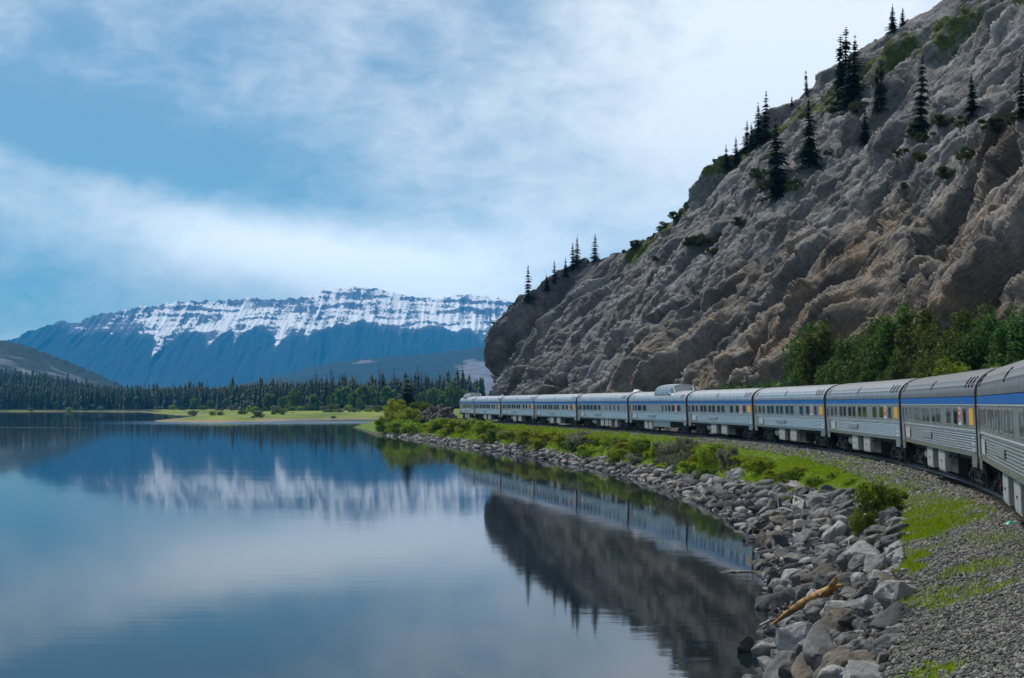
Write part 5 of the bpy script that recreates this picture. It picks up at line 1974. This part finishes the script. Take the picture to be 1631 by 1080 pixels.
# ================================================================ riprap, gravel, driftwood
def rock_mesh(seed, npts=13, flat=0.75, bev=0.028, fine=True):
    r = np.random.default_rng(seed)
    bm = bmesh.new()
    for k in range(npts):
        d = r.normal(size=3)
        d /= np.linalg.norm(d)
        d *= (0.82 + 0.28 * r.random())
        bm.verts.new((d[0] * 0.55, d[1] * 0.42, d[2] * 0.36 * flat / 0.75))
    bmesh.ops.convex_hull(bm, input=bm.verts)
    for v_ in [q for q in bm.verts if not q.link_faces]:
        bm.verts.remove(v_)
    bmesh.ops.dissolve_limit(bm, angle_limit=R(14), verts=bm.verts, edges=bm.edges)
    if fine:
        bmesh.ops.bevel(bm, geom=list(bm.edges), offset=bev, segments=1, affect='EDGES', profile=0.6)
    bmesh.ops.triangulate(bm, faces=bm.faces)
    if fine:
        for lim in (0.22, 0.13, 0.08):
            bmesh.ops.subdivide_edges(bm, edges=[e for e in bm.edges if e.calc_length() > lim], cuts=1, use_grid_fill=True)
            bmesh.ops.triangulate(bm, faces=bm.faces)
        co = np.array([q.co[:] for q in bm.verts])
        tilt_ = r.normal(size=3)
        tilt_ /= np.linalg.norm(tilt_)
        lay = (co @ tilt_) * 9 + fbm(co * 4 + seed, 2) * 1.2
        w1, w2, wa, wb2_, wd_ = worley(co * 3.0 + seed)
        nz = fbm(co * 3.2 + seed, 4, 0.6) * 0.06 + np.abs((lay % 1) - 0.5) * 0.022 + (wa - 0.5) * 0.05 - 0.02 * (1 - sstep(0, 0.08, w2 - w1))
        for q, dz in zip(bm.verts, nz):
            q.co += q.co.normalized() * dz
    bmesh.ops.recalc_face_normals(bm, faces=bm.faces)
    me_ = bpy.data.meshes.new('boulder')
    bm.to_mesh(me_)
    bm.free()
    me_.polygons.foreach_set('use_smooth', np.ones(len(me_.polygons), dtype=bool))
    me_.set_sharp_from_angle(angle=R(32 if fine else 24))
    me_.materials.append(M['boulder'])
    return me_


TONES = ['grey', 'grey', 'pale', 'dark', 'grey', 'dark', 'pale', 'brown', 'grey', 'dark']


def set_tone(o_, tone):
    if tone != 'grey':
        o_.material_slots[0].link = 'OBJECT'
        o_.material_slots[0].material = M['boulder_' + tone]


RK = [rock_mesh(600 + k, 11 + k % 5, 0.6 + 0.35 * ((k * 7) % 5) / 5) for k in range(14)]
rr = np.random.default_rng(55)
taken = []
big_rocks = [
    (1325, 1052, 132, 'largest boulder, streaked grey, at the bottom of the picture'), (1220, 1068, 54, 'pale blocky boulder at the water edge at the bottom'), (1275, 1050, 54, 'dark tilted slab boulder beside the largest one'),
    (1270, 1018, 84, 'wide grey and tan boulder behind the dark tilted slab'), (1312, 982, 70, 'large smooth grey boulder just below the orange log'), (1347, 992, 50, 'boulder with a rusty cracked face right of the smooth one'),
    (1390, 996, 44, 'grey boulder at the gravel edge right of the cracked one'), (1388, 966, 56, 'pale flat slab leaning at the gravel edge'), (1358, 943, 40, 'dark ribbed boulder right of the log root end'),
    (1405, 924, 50, 'pale rounded boulder at the gravel edge above the log'), (1268, 928, 40, 'grey pointed boulder left above the log'), (1183, 1030, 46, 'dark flat rock lying half in the water'),
    (1351, 1074, 84, 'pale boulder at the very bottom edge next to the gravel'), (1401, 1040, 36, 'small pale slab on the gravel edge near the bottom'), (1199, 843, 38, 'brown boulder at the water edge in mid-bank'),
    (1302, 800, 44, 'square dark boulder with a pale top in mid-bank'), (1172, 756, 36, 'hollowed pale boulder below the grey-green bushes'), (1332, 856, 62, 'long pale grey boulder in the middle of the riprap'),
    (1327, 882, 42, 'rounded layered boulder under the long pale one'), (1236, 876, 30, 'dark cube-shaped boulder near the water in mid-bank'), (1405, 862, 38, 'grey boulder under the deep green bush'), (1418, 884, 34, 'angular grey boulder between bush and gravel')]


def put_rock(me_, x, y, z, size, sz=1.0, rx=None):
    o_ = link('boulder', me_, None, None)
    o_.location = (x, y, z)
    o_.rotation_euler = (rr.normal() * 0.3 if rx is None else rx, rr.normal() * 0.3, rr.uniform(0, 6.28))
    o_.scale = (size, size * rr.uniform(0.85, 1.15), size * sz)
    return o_


for k, (px, py, wp, lab) in enumerate(big_rocks):
    hit = ground_hit(px, py + 8)
    s_, w_, x, y, z = hit
    size = wp / F * y
    o = put_rock(RK[k % 14], x, y, z + size * 0.16, size, 1.0)
    set_tone(o, 'pale' if 'pale' in lab else 'dark' if 'dark' in lab else 'brown' if 'brown' in lab else 'grey')
    tag(o, lab, 'boulder', 'riprap boulders')
    taken.append((x, y, size * 0.5))
la_, lb_ = ground_hit(1226, 1016), ground_hit(1335, 976)
for t_ in np.linspace(0, 1, 9):
    taken.append((la_[2] + (lb_[2] - la_[2]) * t_, la_[3] + (lb_[3] - la_[3]) * t_ - 0.1, 0.34))
# scattered riprap, biggest and nearest first as things, the rest one mass
cand = []
for _ in range(9000):
    s_ = rr.uniform(14, 345)
    y0 = float(np.interp(s_, SS, cl[:, 1]))
    ws_, wb_ = float(shore_w(s_)), float(ballast_w(s_))
    lo_ = float(np.interp(y0, [0, 45, 62, 75, 100, 130, 300, 400], [0.02, 0.02, 0.08, 0.24, 0.55, 0.78, 0.80, 0.90]))
    tpos_ = lo_ + (1.10 - lo_) * rr.random()
    if tpos_ < lo_ + 0.12 and rr.random() < 0.5:
        continue
    w_ = wb_ + (ws_ - wb_) * tpos_
    x, y = track_pt(s_, w_)
    size = rr.uniform(0.28, 0.60) + (rr.random() ** 3) * 0.75
    if s_ > 150:
        size *= 0.9
    cand.append((size, s_, w_, float(x), float(y)))
cand.sort(key=lambda q: -q[0])
grid = {}


def free(x, y, r_):
    gx0, gy0 = int(x // 1.2), int(y // 1.2)
    for i in (-1, 0, 1):
        for j in (-1, 0, 1):
            for (a, b_, c_) in grid.get((gx0 + i, gy0 + j), ()):
                if (a - x) ** 2 + (b_ - y) ** 2 < ((c_ + r_) * 0.80) ** 2:
                    return False
    return True


def occupy(x, y, r_):
    grid.setdefault((int(x // 1.2), int(y // 1.2)), []).append((x, y, r_))


for q in taken:
    occupy(*q)
rocks = []
for size, s_, w_, x, y in cand:
    if free(x, y, size * 0.42):
        occupy(x, y, size * 0.42)
        rocks.append((size / y, size, s_, w_, x, y))
rocks.sort(key=lambda q: -q[0])
sv = np.array([q[2] for q in rocks])
wvv = np.array([q[3] for q in rocks])
zr_ = bank_z(sv, wvv)
low_rocks = []
for k in range(8):
    mm = rock_mesh(680 + k, 12, 0.8, fine=False)
    co = np.array([q.co[:] for q in mm.vertices])
    mm.calc_loop_triangles()
    low_rocks.append((co, np.array([t_.vertices[:] for t_ in mm.loop_triangles])))
mv, mf, cnt = [], [], 0
MARKS = []
for px_, py_, tx_ in ((1325, 1052, 'beside the largest boulder'), (1280, 975, 'beside the orange log'), (1220, 1050, 'by the bottom edge of the picture'), (1385, 965, 'at the gravel edge above the largest boulder'), (1225, 905, 'by the floating branch'),
                     (1330, 900, 'between log and deep green bush'), (1390, 870, 'under the deep green bush'), (1240, 828, 'beside the long driftwood pole'), (1199, 843, 'near the brown waterline boulder'), (1310, 810, 'above the driftwood pole'),
                     (1360, 800, 'left of the deep green bush'), (1172, 758, 'near the hollowed boulder'), (1110, 780, 'below the dome car'), (1230, 780, 'below the fourth nearest car'), (1020, 750, 'below the dining car'), (930, 735, 'below the rear sleeping cars')):
    h_ = ground_hit(px_, py_)
    MARKS.append((h_[2], h_[3], tx_))
for k, (_, size, s_, w_, x, y) in enumerate(rocks):
    z = float(zr_[k]) + size * 0.10
    if k < 278:
        o = put_rock(RK[int(rr.integers(14))], x, y, z, size * 1.12, rr.uniform(0.8, 1.25))
        tone = TONES[int(rr.integers(10))]
        set_tone(o, tone)
        tq = (w_ - float(shore_w(s_))) / (float(ballast_w(s_)) - float(shore_w(s_)))
        row = 'at the waterline' if tq < 0.14 else 'low on the bank' if tq < 0.45 else 'high on the bank'
        mark = min(MARKS, key=lambda q: (q[0] - x) ** 2 + (q[1] - y) ** 2)[2]
        big_ = 'large' if size > 0.85 else 'medium' if size > 0.5 else 'small'
        lab = '%s %s riprap boulder %s, %s' % (big_, tone, row, mark)
        tag(o, lab, 'boulder', '%s riprap boulders %s, %s' % (tone, row, mark))
    else:
        co, tr_ = low_rocks[int(rr.integers(8))]
        e = Matrix.Rotation(rr.uniform(0, 6.28), 3, 'Z') @ Matrix.Rotation(rr.normal() * 0.4, 3, 'X')
        q = (co * size * 1.15) @ np.array(e).T + (x, y, z)
        mv.append(q)
        mf.append(tr_ + cnt)
        cnt += len(q)
same = {}
for o in list(COL.objects):
    if o.name.startswith('boulder') and 'label' in o:
        same.setdefault(o['label'], []).append(o)
for lab, os_ in same.items():
    if len(os_) > 1:
        os_.sort(key=lambda q: q.location.y)
        for i_, o in enumerate(os_):
            o['label'] = lab.replace(' riprap', '').replace('high on the bank', 'upper bank').replace('low on the bank', 'lower bank').replace('at the gravel edge above the largest boulder', 'by the gravel edge').replace('by the bottom edge of the picture', 'by the bottom edge') + ', ' + ('nearest' if i_ == 0 else ordinal(i_) + ' nearest') + ' such'
# small filling stones between the boulders
NF = 8200
fs = np.where(rr.random(NF) < 0.5, rr.uniform(14, 75, NF), rr.uniform(60, 200, NF))
fy0 = np.interp(fs, SS, cl[:, 1])
flo = np.interp(fy0, [0, 45, 62, 75, 100, 130, 300], [0.0, 0.0, 0.06, 0.2, 0.5, 0.76, 0.8])
fw = ballast_w(fs) + (shore_w(fs) - ballast_w(fs)) * (flo + (1.06 - flo) * rr.random(NF))
fx, fy = track_pt(fs, fw)
fz = bank_z(fs, fw)
for i in range(NF):
    size = rr.uniform(0.10, 0.30)
    co, tr_ = low_rocks[int(rr.integers(8))]
    e = Matrix.Rotation(rr.uniform(0, 6.28), 3, 'Z') @ Matrix.Rotation(rr.normal() * 0.6, 3, 'X')
    q = (co * size) @ np.array(e).T + (fx[i], fy[i], fz[i] + size * 0.12)
    mv.append(q)
    mf.append(tr_ + cnt)
    cnt += len(q)
o = link('rubble', np_mesh('rubble', np.concatenate(mv), np.concatenate(mf)), None, M['rubble'])
tag(o, 'small and distant grey riprap stones along the lake shore', 'rubble', kind='stuff')

# ballast stones
NB = 88000
rb_ = np.random.default_rng(91)
bs = np.where(rb_.random(NB) < 0.72, rb_.uniform(13, 62, NB), rb_.uniform(60, 150, NB))
wb_ = ballast_w(bs)
bw = wb_ * 1.12 + rb_.random(NB) * (-1.15 - wb_ * 1.12)
x, y = track_pt(bs, bw)
z = bank_z(bs, bw)
sz = rb_.uniform(0.022, 0.055, NB) * np.where(rb_.random(NB) < 0.06, 1.7, 1.0) * np.clip(y / 45, 0.85, 1.9)
octa = np.array([(1, 0, 0), (-1, 0, 0), (0, 1, 0), (0, -1, 0), (0, 0, 1), (0, 0, -1)], float)
of = np.array([(0, 2, 4), (2, 1, 4), (1, 3, 4), (3, 0, 4), (2, 0, 5), (1, 2, 5), (3, 1, 5), (0, 3, 5)])
a = rb_.uniform(0, 6.28, NB)
vs = octa[None] * (0.65 + 0.7 * rb_.random((NB, 6, 1))) * (1.15, 0.85, 0.65)
ca, sa = np.cos(a)[:, None], np.sin(a)[:, None]
tl = rb_.normal(size=(NB, 1)) * 0.5
vx = vs[:, :, 0] * ca - vs[:, :, 1] * sa
vy = vs[:, :, 0] * sa + vs[:, :, 1] * ca
vz = vs[:, :, 2] + vx * tl
V = np.stack([vx, vy, vz], 2) * sz[:, None, None] + np.stack([x, y, z + sz * 0.25], 1)[:, None, :]
Fc = (of[None] + (np.arange(NB) * 6)[:, None, None]).reshape(-1, 3)
o = link('ballast_gravel', np_mesh('ballast_gravel', V.reshape(-1, 3), Fc), None, M['gravel'])
tag(o, 'grey crushed stone ballast spread beside the track', 'gravel', kind='stuff')

# rock outcrop left of the train tail
NUo, NVo = 120, 60
th, ph = np.meshgrid(np.linspace(0, 2 * np.pi, NUo), np.linspace(0.0, np.pi / 2 + 0.3, NVo), indexing='ij')
P0 = np.stack([np.cos(th) * np.sin(ph) * 4.6, np.sin(th) * np.sin(ph) * 4.0, np.cos(ph) * 3.6], 2).reshape(-1, 3)
P0[:, 2] *= 1 + 0.25 * (P0[:, 0] > -1)
o1, o2, oa, ob, od = worley(P0 * (0.55, 0.55, 0.9) + 3)
p1, p2, pa, pb, pd = worley(P0 * 1.3 + 9)
dsp = (oa - 0.5) * 1.5 + od[:, 0] * (oa - 0.5) * 2.4 - 0.7 * (1 - sstep(0, 0.12, o2 - o1)) + (pa - 0.5) * 0.5 - 0.3 * (1 - sstep(0, 0.12, p2 - p1))
nrm_ = P0 / (np.linalg.norm(P0, axis=1)[:, None] + 1e-6)
P0 = P0 + nrm_ * dsp[:, None]
x, y, z = at(693, 660, 345)
me = np_mesh('rock_outcrop', P0, grid_faces(NUo, NVo), True)
o = link('rock_outcrop', me, None, M['outcrop'], (x, y, 1.6))
tag(o, 'dark craggy rock outcrop beside the track left of the train tail', 'rock')

# driftwood
def stick(p, q, r0, r1, mat, name, label, cat, bend=0.1, lift=0.12, group=None):
    a_, b_ = ground_hit(*p), ground_hit(*q)
    A, B = Vector(a_[2:5]), Vector(b_[2:5])
    A.z += lift
    B.z += lift
    m = MB()
    pts, rad = [], []
    L = (B - A).length
    for k in range(7):
        t_ = k / 6
        c_ = A.lerp(B, t_) + Vector((rr.normal() * bend * L * 0.12, rr.normal() * bend * L * 0.12, math.sin(t_ * 3.14) * bend * L * 0.5))
        pts.append(c_)
        rad.append(r0 + (r1 - r0) * t_)
    m.tube(pts, rad, 8)
    # a snapped side branch
    c_ = pts[3]
    m.tube([c_, c_ + Vector((rr.normal() * 0.15 * L, rr.normal() * 0.1 * L, 0.10 * L)), c_ + Vector((rr.normal() * 0.2 * L, 0, 0.16 * L))], [rad[3] * 0.5, rad[3] * 0.35, rad[3] * 0.1], 6)
    o_ = m.build(name, mat, None, 60)
    tag(o_, label, cat, group)
    return o_


a_, b_ = ground_hit(1228, 1014), ground_hit(1322, 980)
A, B = Vector(a_[2:5]) + Vector((0, 0, 0.30)), Vector(b_[2:5]) + Vector((0, 0, 0.62))
m = MB()
pts = [A, A.lerp(B, 0.25) + Vector((0, 0, 0.06)), A.lerp(B, 0.5) + Vector((0.03, 0, 0.10)), A.lerp(B, 0.75) + Vector((0, 0, 0.08)), B]
m.tube(pts, [0.03, 0.075, 0.11, 0.125, 0.135], 14)
dr_ = (B - A).normalized()
sd_ = dr_.cross(Vector((0, 0, 1)))
m.tube([B - dr_ * 0.1, B + dr_ * 0.22 + Vector((0, 0, 0.12)), B + dr_ * 0.42 + Vector((0, 0, 0.24))], [0.13, 0.085, 0.03], 9)
m.tube([B - dr_ * 0.15, B + dr_ * 0.25 + sd_ * 0.24 - Vector((0, 0, 0.05)), B + dr_ * 0.36 + sd_ * 0.46 - Vector((0, 0, 0.2))], [0.115, 0.07, 0.02], 9)
m.tube([B - dr_ * 0.2, B + dr_ * 0.1 - sd_ * 0.22 + Vector((0, 0, 0.1)), B + dr_ * 0.2 - sd_ * 0.36 + Vector((0, 0, 0.1))], [0.10, 0.05, 0.015], 9)
for t_, sd2, ln_ in ((0.35, 1, 0.16), (0.62, -1, 0.22), (0.8, 1, 0.12)):      # snapped stubs and a long split
    c_ = A.lerp(B, t_) + Vector((0, 0, 0.10))
    m.tube([c_, c_ + sd_ * sd2 * ln_ * 0.6 + Vector((0, 0, ln_ * 0.5)), c_ + sd_ * sd2 * ln_ + Vector((0, 0, ln_))], [0.035, 0.022, 0.006], 6)
co_ = np.array([tuple(q) for q in m.v])
rough_ = fbm(co_ * (7, 7, 7), 3) * 0.028
ctr_ = np.array([tuple(A.lerp(B, max(0, min(1, (Vector(q) - A).dot(dr_) / (B - A).length)))) for q in m.v])
co_ = co_ + (co_ - ctr_) / (np.linalg.norm(co_ - ctr_, axis=1)[:, None] + 1e-6) * rough_[:, None]
m.v = [tuple(q) for q in co_]
o = m.build('driftwood_log', M['log'], None, 60)
tag(o, 'orange-brown barkless log with forked root end lying across the boulders', 'log')
sticks = [((1219, 831), (1266, 823), 0.05, 0.03, 'long pale driftwood pole among the mid-bank boulders'), ((1086, 786), (1118, 785), 0.07, 0.04, 'pale driftwood pole at the waterline below the dome car'),
          ((974, 722), (992, 727), 0.07, 0.04, 'short white driftwood piece below the bushes under the dining car'), ((960, 735), (968, 716), 0.05, 0.03, 'upright bleached branch on the shore under the dining car'),
          ((892, 732), (925, 738), 0.07, 0.05, 'pale driftwood log at the waterline under the dining car'), ((792, 716), (808, 722), 0.09, 0.05, 'bleached driftwood stick near the tail end of the riprap'),
          ((1236, 848), (1246, 858), 0.03, 0.02, 'thin crossed twig beside the brown boulder'), ((1262, 818), (1268, 800), 0.05, 0.06, 'upright tan driftwood stump among the mid-bank boulders'),
          ((1212, 1010), (1238, 1000), 0.05, 0.03, 'small brown branch at the lower tip of the orange log')]
for p, q, r0, r1, lab in sticks:
    stick(p, q, r0, r1, M['drift'], 'driftwood_stick', lab, 'driftwood', 0.1, 0.22, 'driftwood sticks')
m = MB()
x0, y0, _ = at(1146, 912, CAM_H * F / (912 - HY))
x1, y1, _ = at(1206, 911, CAM_H * F / (911 - HY))
m.tube([(x0, y0, 0.0), ((x0 + x1) / 2, (y0 + y1) / 2 + 0.03, 0.02), (x1, y1, 0.01)], [0.02, 0.045, 0.03], 8)
m.tube([(x0 + 0.35, y0, 0.0), (x0 + 0.5, y0 + 0.05, 0.05), (x0 + 0.72, y0, 0.0)], [0.05, 0.06, 0.05], 8)
o = m.build('floating_branch', M['drift'], None, 60)
tag(o, 'thin pale branch floating on the dark water by the shore', 'branch')
hit = ground_hit(1605, 838)
s_, w_, x, y, z = hit
m = MB()
m.add([(0, 0, 0.02), (0.22, 0.05, 0.05), (0.25, 0.2, 0.03), (0.1, 0.26, 0.10), (-0.06, 0.16, 0.04), (0.1, 0.12, 0.13)], [(0, 1, 5), (1, 2, 5), (2, 3, 5), (3, 4, 5), (4, 0, 5)])
o = m.build('plastic_scrap', M['teal'], None, None, (x, y, z))
tag(o, 'crumpled scrap of teal plastic lying on the ballast', 'litter')
# ================================================================ haze
v, f = box_vf(-9000, 6000, -400, 12700, -4.5, 930)
me = bpy.data.meshes.new('haze')
me.from_pydata(v, [], f)
hm = bpy.data.materials.new('haze')
hm.use_nodes = True
hn = hm.node_tree.nodes
hn.remove(hn['Principled BSDF'])
vol = hn.new('ShaderNodeVolumePrincipled')
vol.inputs['Color'].default_value = (0.03, 0.44, 1.0, 1)
vol.inputs['Density'].default_value = 0.000068
vol.inputs['Anisotropy'].default_value = 0.0
hm.node_tree.links.new(vol.outputs[0], hn['Material Output'].inputs['Volume'])
o = link('haze', me, None, hm)
tag(o, 'thin blue air haze over the whole valley', 'haze', kind='stuff')
